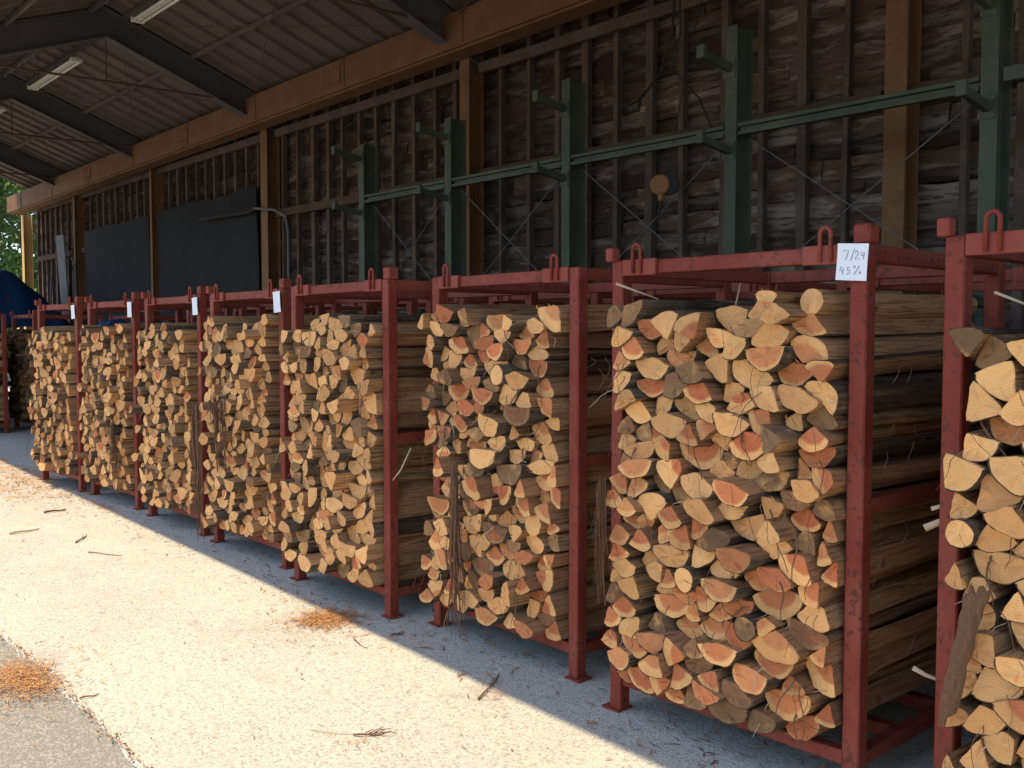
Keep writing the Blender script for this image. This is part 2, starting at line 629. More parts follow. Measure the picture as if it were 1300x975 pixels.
def roof_bay(x0, x1, back):
    per, mb = 0.44, MB()
    prof = []
    x = x0
    while x < x1 - 1e-6:
        for dx, dz in ((0, 0), (.09, 0), (.115, .05), (.375, .05), (.40, 0)):
            if x + dx <= x1:
                prof.append((x + dx, dz))
        x += per
    prof.append((x1, 0))
    th = 0.012
    yr = lambda xx: (7.95 if back else FRONT_Y(xx))
    N = len(prof)
    for (xx, dz) in prof:
        for (yy) in (RIDGE_Y + (0.0015 if back else -0.0015), yr(xx)):
            mb.v += [(xx, yy, rz(yy) + dz), (xx, yy, rz(yy) + dz + th)]
    for i in range(N - 1):
        a, b = 4 * i, 4 * (i + 1)
        q = [[a, a + 2, b + 2, b], [a + 1, b + 1, b + 3, a + 3], [a + 2, a + 3, b + 3, b + 2], [a, b, b + 1, a + 1]]
        mb.f += q if not back else [k[::-1] for k in q]
    mb.f += [[0, 1, 3, 2], [4 * N - 4, 4 * N - 2, 4 * N - 1, 4 * N - 3]]
    sh(mb, 'roof_sheet', M_ROOF)


bays = [6.2] + FX + [X_END]
for i in range(len(bays) - 1):
    for back in (0, 1):
        roof_bay(bays[i + 1] + 0.002, bays[i] - 0.002, back)

# rafters: I beams, one per slope and frame
for fx in FX:
    for y0, y1 in ((RIDGE_Y + 0.002, 7.55), (RIDGE_Y - 0.002, FRONT_Y(fx) + .35)):
        mb = MB()
        top, dep, fl, tw, tf = 0.035, 0.40, 0.19, 0.012, 0.016
        for (za, zb, w) in ((top, top + tf, fl), (top + tf + .001, top + dep - tf - .001, tw), (top + dep - tf, top + dep, fl)):
            b = len(mb.v)
            for yy in (y0, y1):
                for sx in (-1, 1):
                    mb.v += [(fx + sx * w / 2, yy, rz(yy) - za), (fx + sx * w / 2, yy, rz(yy) - zb)]
            mb.f += [[b, b + 2, b + 3, b + 1], [b + 4, b + 5, b + 7, b + 6], [b, b + 4, b + 6, b + 2], [b + 1, b + 3, b + 7, b + 5], [b, b + 1, b + 5, b + 4], [b + 2, b + 6, b + 7, b + 3]]
        sh(mb, 'rafter', M_STEEL)
    sh(MB().tube([(fx + .03, 1.5, 5.02), (fx + .03, 4.85, 5.09), (fx + .03, 7.1, 5.12)], 0.017, 6), 'tie_rod', M_ROD)
    sh(MB().tube([(fx + .03, 4.85, 5.10), (fx + .03, 4.85, 5.66)], 0.010, 6), 'hanger_rod', M_ROD)
    # gusset at the eave
    sh(MB().box((fx, 6.98, 5.30), (0.02, 0.34, 0.30)), 'gusset_plate', M_STEEL)
fe = sorted([6.0] + FX + [X_END + .05])
for i in range(len(fe) - 1):
    a, b = fe[i], fe[i + 1]
    for yy in (2.35, 3.55, 4.62, 5.08, 6.05):
        z = rz(yy) - 0.055
        sh(MB().box(((a + b) / 2, yy, z), (b - a - 0.22, 0.04, 0.065)), 'purlin', M_STEEL if yy in (4.62, 5.08) else M_ROOF)
    for (ya, yb) in ((5.1, 7.0), (4.6, 2.4)):
        sh(MB().tube([(a + .12, ya, rz(ya) - .16), (b - .12, yb, rz(yb) - .16)], 0.008, 5), 'brace_rod', M_ROD)
        sh(MB().tube([(b - .12, ya, rz(ya) - .17), (a + .12, yb, rz(yb) - .17)], 0.008, 5), 'brace_rod', M_ROD)
# front eave girder and the few columns of the open side
mb = MB()
mb.bar((6, FRONT_Y(6) + .16, 4.50), (X_END + .1, FRONT_Y(X_END) + .16, 4.72), 0.18, 0.26)
sh(mb, 'eave_beam', M_STEEL)
for fx in (1.2, -23.6):
    sh(MB().box((fx, FRONT_Y(fx) + .16, 2.2), (0.16, 0.16, 4.38)), 'column', M_STEEL)


def hpost(x, y, z0, z1, w, d, mat=M_ORANGE):
    mb = MB()
    h = z1 - z0
    mb.box((x, y - d / 2 + .006, (z0 + z1) / 2), (w, 0.012, h), 0.002)
    mb.box((x, y, (z0 + z1) / 2), (0.009, d - 0.026, h), 0.001)
    mb.box((x, y + d / 2 - .006, (z0 + z1) / 2), (w, 0.012, h), 0.002)
    sh(mb, 'post', mat)


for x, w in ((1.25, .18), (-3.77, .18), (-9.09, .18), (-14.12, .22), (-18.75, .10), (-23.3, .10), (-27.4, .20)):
    hpost(x, 7.36, 0, 4.86 if x > -27 else 4.63, w, 0.22, M_ORANGE if x > -27 else M_OCHRE_SUNLIT)

# crane runway girder (ochre box beam) with lower lip
mb = MB()
mb.bar((3.0, 7.02, 5.13), (-27.5, 7.02, 4.86), 0.20, 0.40, 0.006)
sh(mb, 'crane_beam', M_ORANGE)
mb = MB()
mb.bar((3.0, 7.08, 4.912), (-27.4, 7.08, 4.642), 0.26, 0.03, 0.003)
sh(mb, 'beam_flange', M_ORANGE)
for sx in np.arange(-26.2, 3, 2.5):
    zc = 5.0 + (sx + 12) / 30.5 * .27
    sh(MB().box((sx, 6.914, zc), (0.012, 0.012, 0.37), .002), 'stiffener', M_ORANGE)
for sx in (-21.3, -16.4, -11.5, -6.6):
    zc = 5.0 + (sx + 12) / 30.5 * .27
    mb = MB().box((sx, 6.912, zc), (0.42, 0.010, 0.26), .002)
    for bx in (-.16, -.06, .06, .16):
        for bz in (-.09, .09):
            mb.tube([(sx + bx, 6.906, zc + bz), (sx + bx, 6.893, zc + bz)], .011, 6)
    sh(mb, 'splice_plate', M_ORANGE)
# wall plates (girts)
for z, d, m in ((4.70, .12, M_STUD), (3.46, .12, M_GIRT), (1.45, .12, M_GIRT)):
    for i in range(len(fe) - 1):
        a, b = fe[i], fe[i + 1]
        sh(MB().box(((a + b) / 2, 7.40, z), (b - a - .2, 0.06, d)), 'wall_girt', m)
# studs
x = 1.9
k = 0
stud_me = {}
while x > -26.9:
    if min(abs(x - p) for p in (1.25, -3.77, -9.09, -14.12, -18.75, -23.3)) > 0.14:
        w = rnd.choice((0.05, 0.06, 0.075, 0.09))
        if w not in stud_me:
            stud_me[w] = MB().box((0, 0, 0), (w, 0.075, 5.26), 0.004).mesh('stud', M_STUD)
        o = rep('stud', stud_me[w], shed, (x + 12, 7.482 - 5, 2.64), (rnd.uniform(-.004, .004), rnd.uniform(-.006, .006), 0))
    x -= rnd.uniform(0.40, 0.50) if x > -14 else rnd.uniform(0.36, 0.46)


# slab boards of the back wall: wavy edged lapped pieces
def slab_board(x0, x1, z, h):
    mb, tn = MB(), []
    n = max(5, int((x1 - x0) / 0.17))
    ph = [rnd.uniform(0, 6.28) for _ in range(6)]
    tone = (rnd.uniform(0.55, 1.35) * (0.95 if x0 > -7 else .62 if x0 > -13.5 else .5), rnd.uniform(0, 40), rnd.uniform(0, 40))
    tilt = rnd.uniform(-.02, .02)
    prood = rnd.uniform(.012, .040)
    for i in range(n + 1):
        x = x0 + (x1 - x0) * i / n
        u = i / n
        lo = z - h * .62 + .022 * math.sin(x * 3.1 + ph[0]) + .014 * math.sin(x * 8.3 + ph[1]) + rnd.uniform(-.008, .008) + tilt * (u - .5)
        hi = z + h * .62 + .02 * math.sin(x * 2.6 + ph[2]) + .012 * math.sin(x * 9.1 + ph[3]) + tilt * (u - .5)
        yb = 7.60
        f = prood + .010 * math.sin(x * 4.1 + ph[4])
        mb.v += [(x, yb - f * .55, lo), (x, yb - f - .012, lo + .018), (x, yb - f * .8 - .006, (lo + hi) / 2), (x, yb - .008, hi), (x, yb + .012, hi), (x, yb + .012, lo)]
    m = 6
    for i in range(n):
        for k in range(m):
            k2 = (k + 1) % m
            mb.f.append([i * m + k, i * m + k2, (i + 1) * m + k2, (i + 1) * m + k][::-1])
    mb.f += [[k for k in range(m)], [n * m + k for k in range(m)][::-1]]
    return mb, [tone] * len(mb.v)


acc, acct = MB(), []
nb = 0
z = 0.1
while z < 5.25:
    h = rnd.uniform(0.13, 0.17)
    x = 2.2
    while x > -27.2:
        L = rnd.uniform(1.1, 2.6)
        x0 = max(x - L, -27.3)
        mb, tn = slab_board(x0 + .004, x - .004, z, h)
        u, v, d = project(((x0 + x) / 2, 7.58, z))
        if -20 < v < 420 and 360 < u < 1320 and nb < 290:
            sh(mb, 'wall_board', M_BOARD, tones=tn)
            nb += 1
        else:
            b = len(acc.v)
            acc.v += mb.v
            acc.f += [[q + b for q in f] for f in mb.f]
            acct += tn
        x = x0
    z += h
o = sh(acc, 'wall_boards', M_BOARD, tones=acct)
o['kind'] = 'stuff'
sh(MB().box((-12.5, 7.66, 2.7), (29.8, 0.03, 5.4)), 'wall_backing', M_BLACK)
# black sheeting over the lower far wall, grey sheet leaning near the end
for a, b, zt in ((-14.45, -18.55, 3.92), (-18.95, -22.75, 3.86)):
    mb = MB()
    n = 14
    for i in range(n + 1):
        for j in range(7):
            x = a + (b - a) * i / n
            zz = 0.3 + (zt - .3) * j / 6
            mb.v.append((x, 7.30 + .012 * math.sin(i * 1.3 + j * .7) + .01 * math.sin(j * 2 + i * .4), zz + (.02 * math.sin(i * .9) if j == 6 else 0)))
    for i in range(n):
        for j in range(6):
            q = i * 7 + j
            mb.f.append([q, q + 1, q + 8, q + 7])
    bcount = len(mb.v)
    mb.v += [(x, y + .02, zz) for x, y, zz in mb.v]
    mb.f += [[q + bcount for q in f][::-1] for f in mb.f[:]]
    sh(mb, 'wall_panel', M_BLACK, smooth=True)
sh(MB().box((-23.9, 7.22, 2.0), (0.55, 0.03, 3.7), 0.004, Matrix.Rotation(R(3), 3, 'X')), 'wall_panel', M_GREY)
sh(MB().tube([(-25.4, 7.18, .3), (-24.75, 7.18, 3.15)], 0.022, 6), 'conduit', M_WIRE)
sh(MB().tube([(-22.95, 7.16, .3), (-22.98, 7.16, 3.1), (-23.25, 7.16, 3.3)], 0.02, 6), 'conduit', M_WIRE)
# conduit and bracket at the big post
sh(MB().tube([(-16.4, 7.18, 3.56), (-14.5, 7.18, 3.52), (-14.2, 7.14, 3.54)], 0.035, 6), 'conduit', M_CABLE)
sh(MB().tube([(-14.2, 7.12, 3.54), (-13.55, 7.12, 3.46), (-13.2, 7.12, 3.33), (-13.12, 7.12, 3.1), (-13.12, 7.12, 1.0)], 0.022, 6), 'conduit', M_WIRE)


def catenary(a, b, sag, n=14, wob=0.0):
    a, b = Vector(a), Vector(b)
    out = []
    for i in range(n + 1):
        t = i / n
        p = a.lerp(b, t)
        p.z -= sag * 4 * t * (1 - t)
        p.x += wob * math.sin(t * 7)
        out.append(p)
    return out


sh(MB().tube([(-5.72, 7.0, 4.95), (-5.78, 7.02, 4.35), (-5.95, 7.05, 3.98), (-6.25, 7.1, 3.80), (-6.6, 7.2, 3.78)], 0.011, 6), 'cable', M_CABLE)
sh(MB().tube([(-5.72, 7.02, 4.95), (-5.70, 7.04, 4.3), (-5.8, 7.05, 4.0), (-5.55, 7.12, 3.7), (-5.35, 7.2, 3.2)], 0.008, 6), 'cable', M_CABLE)
sh(MB().tube([(-10.6, 7.3, 4.6), (-10.62, 7.3, 4.05)], 0.013, 6), 'conduit', M_WIRE)

# ------------------------------------------------------------------ ceiling lights
LX = [(-17.5, 'twin-tube strip light under the ridge, middle of the three in view'),
      (-12.85, 'twin-tube strip light under the ridge, nearest, at the photo top edge'),
      (-21.7, 'twin-tube strip light under the ridge, farthest, at the left edge')]
lamp = None
for i, (x, lb) in enumerate(LX):
    if lamp is None:
        lamp = empty('ceiling_light', (x + 1.1, 4.85, 5.66))
        MB().box((0, 0, 0), (2.25, 0.075, 0.05), 0.01).build('housing', M_LAMP, lamp)
        for sy in (-1, 1):
            MB().tube([(-1.06, sy * .062, -.03), (1.06, sy * .062, -.03)], 0.019, 8).build('tube', M_TUBE, lamp, True)
        for sx in (-1, 1):
            MB().box((sx * 1.1, 0, -.02), (.05, .17, .06), .006).build('lamp_holder', M_LAMP, lamp)
        for sx in (-1, 1):
            MB().tube([(sx * .8, 0, .02), (sx * .8, 0, .38)], .006, 5).build('hanger_rod', M_ROD, lamp)
        o = lamp
    else:
        o = copy_tree(lamp)
        o.location.x = x + 1.1
    tag(o, lb, 'ceiling light', 'strip lights along the shed ridge')

# ------------------------------------------------------------------ hook block on its cable
hk = empty('hook_block', (-5.3, 6.3, 2.62))
tag(hk, 'yellow round hook block hanging below the crane beam', 'hook block')
MB().disc((0, 0, .20), (0.5, -1, 0), 0.085, 0.075, 24).build('pulley_cover', M_HOOKY, hk)
MB().disc((.05, .04, .20), (0.5, -1, 0), 0.088, 0.04, 24).build('pulley_plate', M_CABLE, hk)
MB().box((.01, 0, .10), (.045, .05, .07), .008).build('swivel', M_HOOKY, hk)
MB().tube([(.01, 0, .075), (.01, 0, .03), (-.02, 0, -.005), (-.01, 0, -.05), (.035, 0, -.055), (.055, 0, -.02), (.045, 0, .005)], .013, 8, .007).build('hook', M_CABLE, hk, True)
MB().tube([(.02, .05, .27), (.03, .35, 1.4), (.03, .70, 2.42)], .005, 5).build('cable', M_CABLE, hk)

# ------------------------------------------------------------------ green cantilever rack by the wall
cr = empty('cantilever_rack', (-6.4, 6.45, 0))
tag(cr, 'green steel cantilever storage rack standing against the slab-board wall', 'storage rack')


def crx(mb, name, mat=M_GREEN, smooth=False):
    mb.v = [(x + 6.4, y - 6.45, z) for x, y, z in mb.v]
    return mb.build(name, mat, cr, smooth)


UP = [(-2.71, 4.05), (-4.69, 4.00), (-6.54, 3.94), (-8.33, 3.88), (-10.02, 3.84)]
BOLT = MB().tube([(0, -.006, 0), (0, .006, 0)], .009, 6).mesh('bolt', M_WIRE)
for ux, zt in UP:
    mb = MB()
    mb.box((ux, 6.42, zt / 2), (0.110, 0.012, zt), .002)
    mb.box((ux, 6.52, zt / 2), (0.010, 0.175, zt - .002), .001)
    mb.box((ux, 6.62, zt / 2), (0.110, 0.012, zt), .002)
    p = crx(mb, 'upright')
    q = MB().box((ux + 6.4, .10, 0.012), (.34, .6, .02)).build('base_plate', M_GREEN, p)
    for az in (3.72, 3.08, 1.84):
        mb = MB()
        mb.bar((ux - .01, 6.413, az - .05), (ux - .01, 6.07, az), 0.045, 0.06)
        a = crx(mb, 'arm')
        MB().box((ux - .01 + 6.4, 6.410 - 6.45, az - .05), (.11, .008, .15), .002).build('bracket_plate', M_GREEN, a)
        for bx in (-.042, .042):
            for bz in (-.055, .055):
                rep('bolt', BOLT, a, (ux - .01 + 6.4 + bx, 6.401 - 6.45, az - .05 + bz))
        MB().box((ux - .01 + 6.4, 6.05 - 6.45, az + .012), (.07, .035, .10), .004).build('arm_stop', M_GREEN, a)
for i in range(len(UP) - 1):
    a, b = UP[i][0], UP[i + 1][0]
    for z in (3.19, 1.80):
        mb = MB()
        mb.box(((a + b) / 2, 6.44, z + .032), (abs(a - b) - .13, .05, .03), .003)
        mb.box(((a + b) / 2, 6.46, z), (abs(a - b) - .131, .012, .06), .002)
        mb.box(((a + b) / 2, 6.44, z - .032), (abs(a - b) - .13, .05, .03), .003)
        crx(mb, 'rail')
    crx(MB().tube([(a - .1, 6.5, 3.12), (b + .1, 6.5, 1.9)], .0042, 5), 'brace_rod', M_WIRE)
    crx(MB().tube([(b + .1, 6.52, 3.12), (a - .1, 6.52, 1.9)], .0042, 5), 'brace_rod', M_WIRE)
mb = MB().box((-1.9, 6.44, 3.22), (1.45, .05, .09), .003)
crx(mb, 'rail')

# ------------------------------------------------------------------ red log racks
W, H, D, PW = 1.078, 1.896, 1.08, 0.062


def make_rack():
    """local frame: x across, y=0 the front face of the front posts, z up"""
    r = empty('log_rack')
    post = MB().box((0, 0, H / 2), (PW, PW, H), .005).mesh('post', M_RED)
    foot = MB().box((0, 0, .005), (.095, .095, .008), .002).mesh('foot_plate', M_RED)
    for i, (sx, yy) in enumerate(((-1, PW / 2), (1, PW / 2), (-1, D), (1, D))):
        p = rep('post', post, r, (sx * W / 2, yy, 0))
        rep('foot_plate', foot, p, (0.012 * sx, -.004, 0))
    iw = W - PW - .002
    for yy in (PW / 2 + .004, D):
        t = MB().box((0, yy, H - .031), (iw, PW - .012, .056), .004).build('top_rail', M_RED, r)
        MB().box((0, yy, .135), (iw, PW - .012, .05), .004).build('bottom_rail', M_RED, r)
    dl = D - PW * 1.5 - .002
    for sx in (-1, 1):
        for z, hh in ((H - .031, .058), (1.01, .055), (.135, .05)):
            MB().box((sx * W / 2, PW + .001 + dl / 2, z), (PW - .012, dl, hh), .004).build('side_rail', M_RED, r)
    for yy in (.36, .72):
        MB().box((0, yy, .135), (iw, .05, .05), .004).build('floor_bearer', M_RED, r)
    for sx in (-1, 1):
        pl = MB().box((sx * (W / 2 - PW / 2 - .09), .001, H - .031), (.176, .016, .066), .003).build('end_plate', M_REDPALE, r)
        ex = sx * (W / 2 - PW / 2 - .085)
        pts = [(ex - .020, -.014, H - .055)] + [(ex + .020 * math.cos(math.pi - a), -.014, H + .040 + .021 * math.sin(a)) for a in np.linspace(0, math.pi, 9)] + [(ex + .020, -.014, H - .055)]
        MB().tube(pts, .0075, 8).build('lifting_eye', M_RED, pl, True)
    return r


def add_stub(r, sx, kind):
    if kind == 'flag':
        MB().box((sx * W / 2 - .030, .004, H + .026), (.040, .050, .056), .005).build('stacking_lug', M_REDPALE, r)
    elif kind == 'cap':
        MB().box((sx * W / 2 + .006, PW / 2 + .004, H + .033), (.062, .066, .066), .006).build('stacking_lug', M_RED, r)


FIT = {1: (-11.265, 3.116, .046), 2: (-9.908, 3.20, .029), 3: (-8.428, 3.20, 0), 4: (-7.029, 3.166, 0), 5: (-5.605, 3.07, -.022),
       6: (-4.216, 3.16, -.025), 7: (-2.761, 3.011, .004), 8: (-1.35, 2.985, .01), 0: (-17.95, 4.55, .03), 9: (0.10, 3.0, .0),
       20: (-18.05, 3.1, .0), 21: (-19.5, 3.12, .01), 22: (-20.95, 3.1, 0), 23: (-22.4, 3.1, 0), 24: (-23.85, 3.1, 0)}  # last row: racks added to block light from the set-back rack
RACK_LABEL = {
    8: 'red steel log rack cut off by the photo edge, bark slab leaning at its post',
    7: 'red steel log rack with the large paper tag reading 7/24',
    6: 'untagged red log rack beside the 7/24 rack, bark strands hanging down its front',
    5: 'untagged red log rack with a log end poking out low beside its foot',
    4: 'red log rack carrying the nearest of the four small blank tags',
    3: 'red log rack carrying the second nearest of the four small tags',
    2: 'red log rack carrying the second farthest of the four small tags',
    1: 'red log rack carrying the farthest small tag, last in the sunlit row',
    0: 'dark red log rack set back in shade beyond the end of the row',
    9: 'red log rack beyond the one cut off by the photo edge',
    **{20 + i: 'added red log rack %s past the aisle, blocking light from the set-back rack' % w for i, w in enumerate(('first', 'second', 'third', 'fourth', 'fifth'))}}
STUBS = {8: ('flag', None), 7: ('flag', 'cap'), 6: (None, None), 5: (None, 'cap'), 4: ('flag', 'cap'), 3: ('flag', 'cap'),
         2: ('flag', 'cap'), 1: ('flag', 'cap'), 0: ('flag', 'cap'), 9: ('flag', 'cap')}
proto = make_rack()
RACKM = {}
first = True
for k in (7, 8, 6, 5, 4, 3, 2, 1, 0, 9, 20, 21, 22, 23, 24):
    r = proto if first else copy_tree(proto)
    first = False
    x, y, a = FIT[k]
    r.location = (x + W / 2 * math.cos(a), y + W / 2 * math.sin(a), 0)
    r.rotation_euler = (0, 0, a)
    RACKM[k] = Matrix.Translation(r.location) @ Matrix.Rotation(a, 4, 'Z')
    tag(r, RACK_LABEL[k], 'log rack', 'red log racks in the front row')
base_children = [c.name for c in proto.children]
rear_spots = []
for k in (7, 8, 6, 5, 4, 3, 2, 1, 0, 9):
    x, y, a = FIT[k]
    r = copy_tree(proto)
    yy = 4.72 + rnd.uniform(-.06, .06) if k else 6.15
    xx = x + W / 2 + rnd.uniform(-.08, .08)
    r.location = (xx, yy, 0)
    aa = rnd.uniform(-.02, .02)
    r.rotation_euler = (0, 0, aa)
    RACKM[100 + k] = Matrix.Translation(r.location) @ Matrix.Rotation(aa, 4, 'Z')
    nm = {7: 'the rack tagged 7/24', 8: 'the rack cut off by the photo edge', 6: 'the rack with hanging bark strands', 5: 'the untagged rack with the low poking log',
          4: 'the rack with the nearest small tag', 3: 'the rack with the second nearest small tag', 2: 'the rack with the second farthest small tag',
          1: 'the rack with the farthest tag', 0: 'the shaded rack past the row', 9: 'the unseen rack past the photo edge'}[k]
    tag(r, 'back-row red log rack directly behind ' + nm, 'log rack', 'red log racks in the back row')
for o in list(COL.objects):
    if o.name.split('.')[0] == 'log_rack' and o.parent is None:
        lab = o['label']
        for k, lb in RACK_LABEL.items():
            if lab == lb:
                for sx, kd in zip((-1, 1), STUBS.get(k, ('flag', 'cap'))):
                    add_stub(o, sx, kd)


# ------------------------------------------------------------------ paper tags
def strokes_722(mb, w, h, y):
    S = [[(-.28, .30), (-.12, .31), (-.20, .05)],                                           # 7
         [(-.06, .03), (.05, .36)],                                                         # /
         [(.07, .25), (.12, .31), (.17, .24), (.08, .08), (.20, .09)],                      # 2
         [(.27, .27), (.25, .17), (.34, .19)], [(.33, .27), (.32, .08)],                    # 4
         [(-.30, -.12), (-.34, -.25), (-.23, -.24)], [(-.25, -.16), (-.26, -.34)],          # 4
         [(-.06, -.14), (-.13, -.15), (-.14, -.22), (-.07, -.23), (-.08, -.32), (-.15, -.33)],  # 5
         [(.07, -.10), (.04, -.13), (.07, -.16), (.10, -.13), (.07, -.10)],                 # percent
         [(.06, -.34), (.22, -.10)],
         [(.24, -.25), (.21, -.28), (.24, -.32), (.27, -.28), (.24, -.25)]]
    for s in S:
        mb.ribbon([(px * w, y, pz * h) for px, pz in s], .0019, (0, -1, 0), .0006)


for k, wd_, ht, written, lb in ((7, .112, .122, True, 'white paper tag handwritten 7/24 and 45% on the red post'),
                                (4, .10, .14, False, 'small white paper tag, nearest of the four down the row'),
                                (3, .10, .135, False, 'small white paper tag, second nearest of the four down the row'),
                                (2, .10, .135, False, 'small white paper tag, second farthest of the four down the row'),
                                (1, .10, .135, False, 'small white paper tag, farthest of the four down the row')):
    M = RACKM[k] @ Matrix.Translation((W / 2 - .012, -.012, H - .062 if k == 7 else H - .09))
    mb = MB()
    n = 6
    for i in range(n + 1):
        for j in range(n + 1):
            u, v = i / n - .5, j / n - .5
            yy = -.006 - .008 * abs(u) * 2 * (0.5 + v) - .003 * math.sin(u * 5 + v * 3)
            mb.v.append((u * wd_, yy, v * ht))
    for i in range(n):
        for j in range(n):
            q = i * (n + 1) + j
            mb.f.append([q, q + n + 1, q + n + 2, q + 1])
    c0 = len(mb.v)
    mb.v += [(x, y + .0006, z) for x, y, z in mb.v]
    mb.f += [[q + c0 for q in f][::-1] for f in mb.f[:]]
    o = mb.build('paper_tag', M_PAPER, smooth=True)
    o.matrix_world = M @ Matrix.Rotation(R(4 if k == 7 else rnd.uniform(-4, 4)), 4, 'Y')
    tag(o, lb, 'paper tag', 'paper tags on the rack posts')
    if written:
        mb = MB()
        strokes_722(mb, wd_ * 1.15, ht, -.0215)
        mb.v = [(x, -.0066 - .008 * abs(x / wd_) * 2 * (0.5 + z / ht) - .003 * math.sin(x / wd_ * 5 + z / ht * 3) + (y + .0215) - .0006, z) for x, y, z in mb.v]
        mb.build('handwriting', M_INK, o)
    # wire tie
    MB().tube([(-.0, .0, ht * .46), (.0, -.010, ht * .50), (.004, .006, ht * .54)], .0014, 5).build('wire_tie', M_WIRE, o)


# ------------------------------------------------------------------ split logs
def cross_section(rng, big=1.0):
    """closed outline around the pith (0,0): list of (x, z, bark flag of the edge that starts here)"""
    kind = rng.random()
    Rr = rng.uniform(.086, .132) * big
    pts = []
    if kind < .62: th = rng.uniform(R(66), R(112))
    elif kind < .68: th = rng.uniform(R(42), R(66))
    elif kind < .87: th = rng.uniform(R(140), R(185)); Rr *= .78
    elif kind < .985: th = rng.uniform(R(48), R(80)); Rr *= 1.08
    else: th = 2 * math.pi; Rr *= .46
    ph = rng.uniform(0, 6.28)
    n = max(6, int(th / R(9)))
    rad = lambda a: Rr * (1 + .045 * math.sin(3 * a + ph) + .03 * math.sin(7 * a + ph * 2) + rng.uniform(-.005, .005))
    if kind >= .985:
        n = 16
        for i in range(n):
            a = 2 * math.pi * i / n
            pts.append((rad(a) * math.cos(a), rad(a) * math.sin(a), 1))
    else:
        for i in range(n + 1):
            a = -th / 2 + th * i / n
            pts.append((rad(a) * math.cos(a), rad(a) * math.sin(a), 1 if i < n else 0))
        e1, e0 = pts[-1], pts[0]
        if kind >= .87:                      # heart split away: a chunk with four faces
            q = rng.uniform(.28, .48)
            inner = [(e1[0] * q, e1[1] * q), (e0[0] * (q + rng.uniform(-.1, .1)), e0[1] * q)]
        elif kind >= .68:                    # half round: nearly straight chord through the pith
            inner = [(rng.uniform(-.012, .012), rng.uniform(-.01, .01))]
        else:
            inner = [(rng.uniform(-.006, .014), rng.uniform(-.008, .008))]
        chain = [(e1[0], e1[1])] + inner + [(e0[0], e0[1])]
        out = []
        for a, b in zip(chain[:-1], chain[1:]):
            m = 5
            for i in range(m):
                f = i / m
                nx, nz = b[1] - a[1], a[0] - b[0]
                L = math.hypot(nx, nz) + 1e-9
                off = rng.uniform(-.0035, .0035) if i else 0
                out.append((a[0] + (b[0] - a[0]) * f + nx / L * off, a[1] + (b[1] - a[1]) * f + nz / L * off, 0))
        pts = pts[:-1] + out
    Q = []
    for i in range(len(pts)):            # worn corners
        a, p, b = pts[i - 1], pts[i], pts[(i + 1) % len(pts)]
        Q.append((p[0] * .6 + (a[0] + b[0]) * .2, p[1] * .6 + (a[1] + b[1]) * .2, p[2]))
    pts = Q
    # orientation: bark mostly below, apex up
    rot = R(-90) + (rng.gauss(0, R(17)) if rng.random() < .90 else rng.uniform(-math.pi, math.pi))
    c, s = math.cos(rot), math.sin(rot)
    return [(x * c - z * s, x * s + z * c, b) for x, z, b in pts]


GX = 0.005


def profile(pts):
    x = np.array([p[0] for p in pts] + [pts[0][0]])
    z = np.array([p[1] for p in pts] + [pts[0][1]])
    i0, i1 = int(math.floor(x.min() / GX)), int(math.ceil(x.max() / GX))
    cols = np.arange(i0, i1 + 1)
    lo = np.full(len(cols), 9.0)
    hi = np.full(len(cols), -9.0)
    for a in range(len(pts)):
        m = max(2, int(abs(x[a + 1] - x[a]) / GX * 2) + 2)
        t = np.linspace(0, 1, m)
        xi = np.round((x[a] + (x[a + 1] - x[a]) * t) / GX).astype(int) - i0
        zi = z[a] + (z[a + 1] - z[a]) * t
        np.minimum.at(lo, np.clip(xi, 0, len(cols) - 1), zi)
        np.maximum.at(hi, np.clip(xi, 0, len(cols) - 1), zi)
    ok = lo < 8
    return i0, np.where(ok, lo, 0), np.where(ok, hi, 0), ok


def pack(seed, ztop=1.67, big=1.0, tries=7, width=W - PW + .004, zbot=.165):
    """pile split logs between the posts: each piece drops to where it wastes least"""
    rng = random.Random(seed)
    n = int(width / GX)
    Hf = np.full(n, zbot) + .004 * np.random.RandomState(seed).rand(n)
    out = []
    topv = ztop + .035 * np.sin(np.linspace(0, 7, n) + seed)
    fails = 0
    while fails < 26 and len(out) < 260:
        best = None
        for _ in range(tries):
            pts = cross_section(rng, big)
            i0, lo, hi, ok = profile(pts)
            L = len(lo)
            if L >= n:
                continue
            win = np.lib.stride_tricks.sliding_window_view(Hf, L)
            y = np.where(ok, win - lo, -9).max(1)
            waste = (np.where(ok, (y[:, None] + lo) - win, 0)).sum(1) / ok.sum()
            cost = waste * 1.0 + (y + hi.max()) * .55 + np.abs(np.linspace(-1, 1, len(y))) * -.008
            bad = (y + hi.max()) > topv[L // 2:L // 2 + len(y)] + .03
            cost = np.where(bad, 99, cost)
            j = int(np.argmin(cost))
            area = .5 * abs(sum(pts[i][0] * pts[(i + 1) % len(pts)][1] - pts[(i + 1) % len(pts)][0] * pts[i][1] for i in range(len(pts))))
            sc = cost[j] - area * 2.2
            if cost[j] < 90 and (best is None or sc < best[0]):
                best = (sc, pts, j, y[j], i0, lo, hi, ok)
        if best is None:
            fails += 1
            continue
        sc, pts, j, y, i0, lo, hi, ok = best
        seg = Hf[j:j + len(lo)]
        Hf[j:j + len(lo)] = np.where(ok, np.maximum(seg, y + hi - .0045), seg)
        out.append((pts, (j - i0) * GX - width / 2, y))
    return out


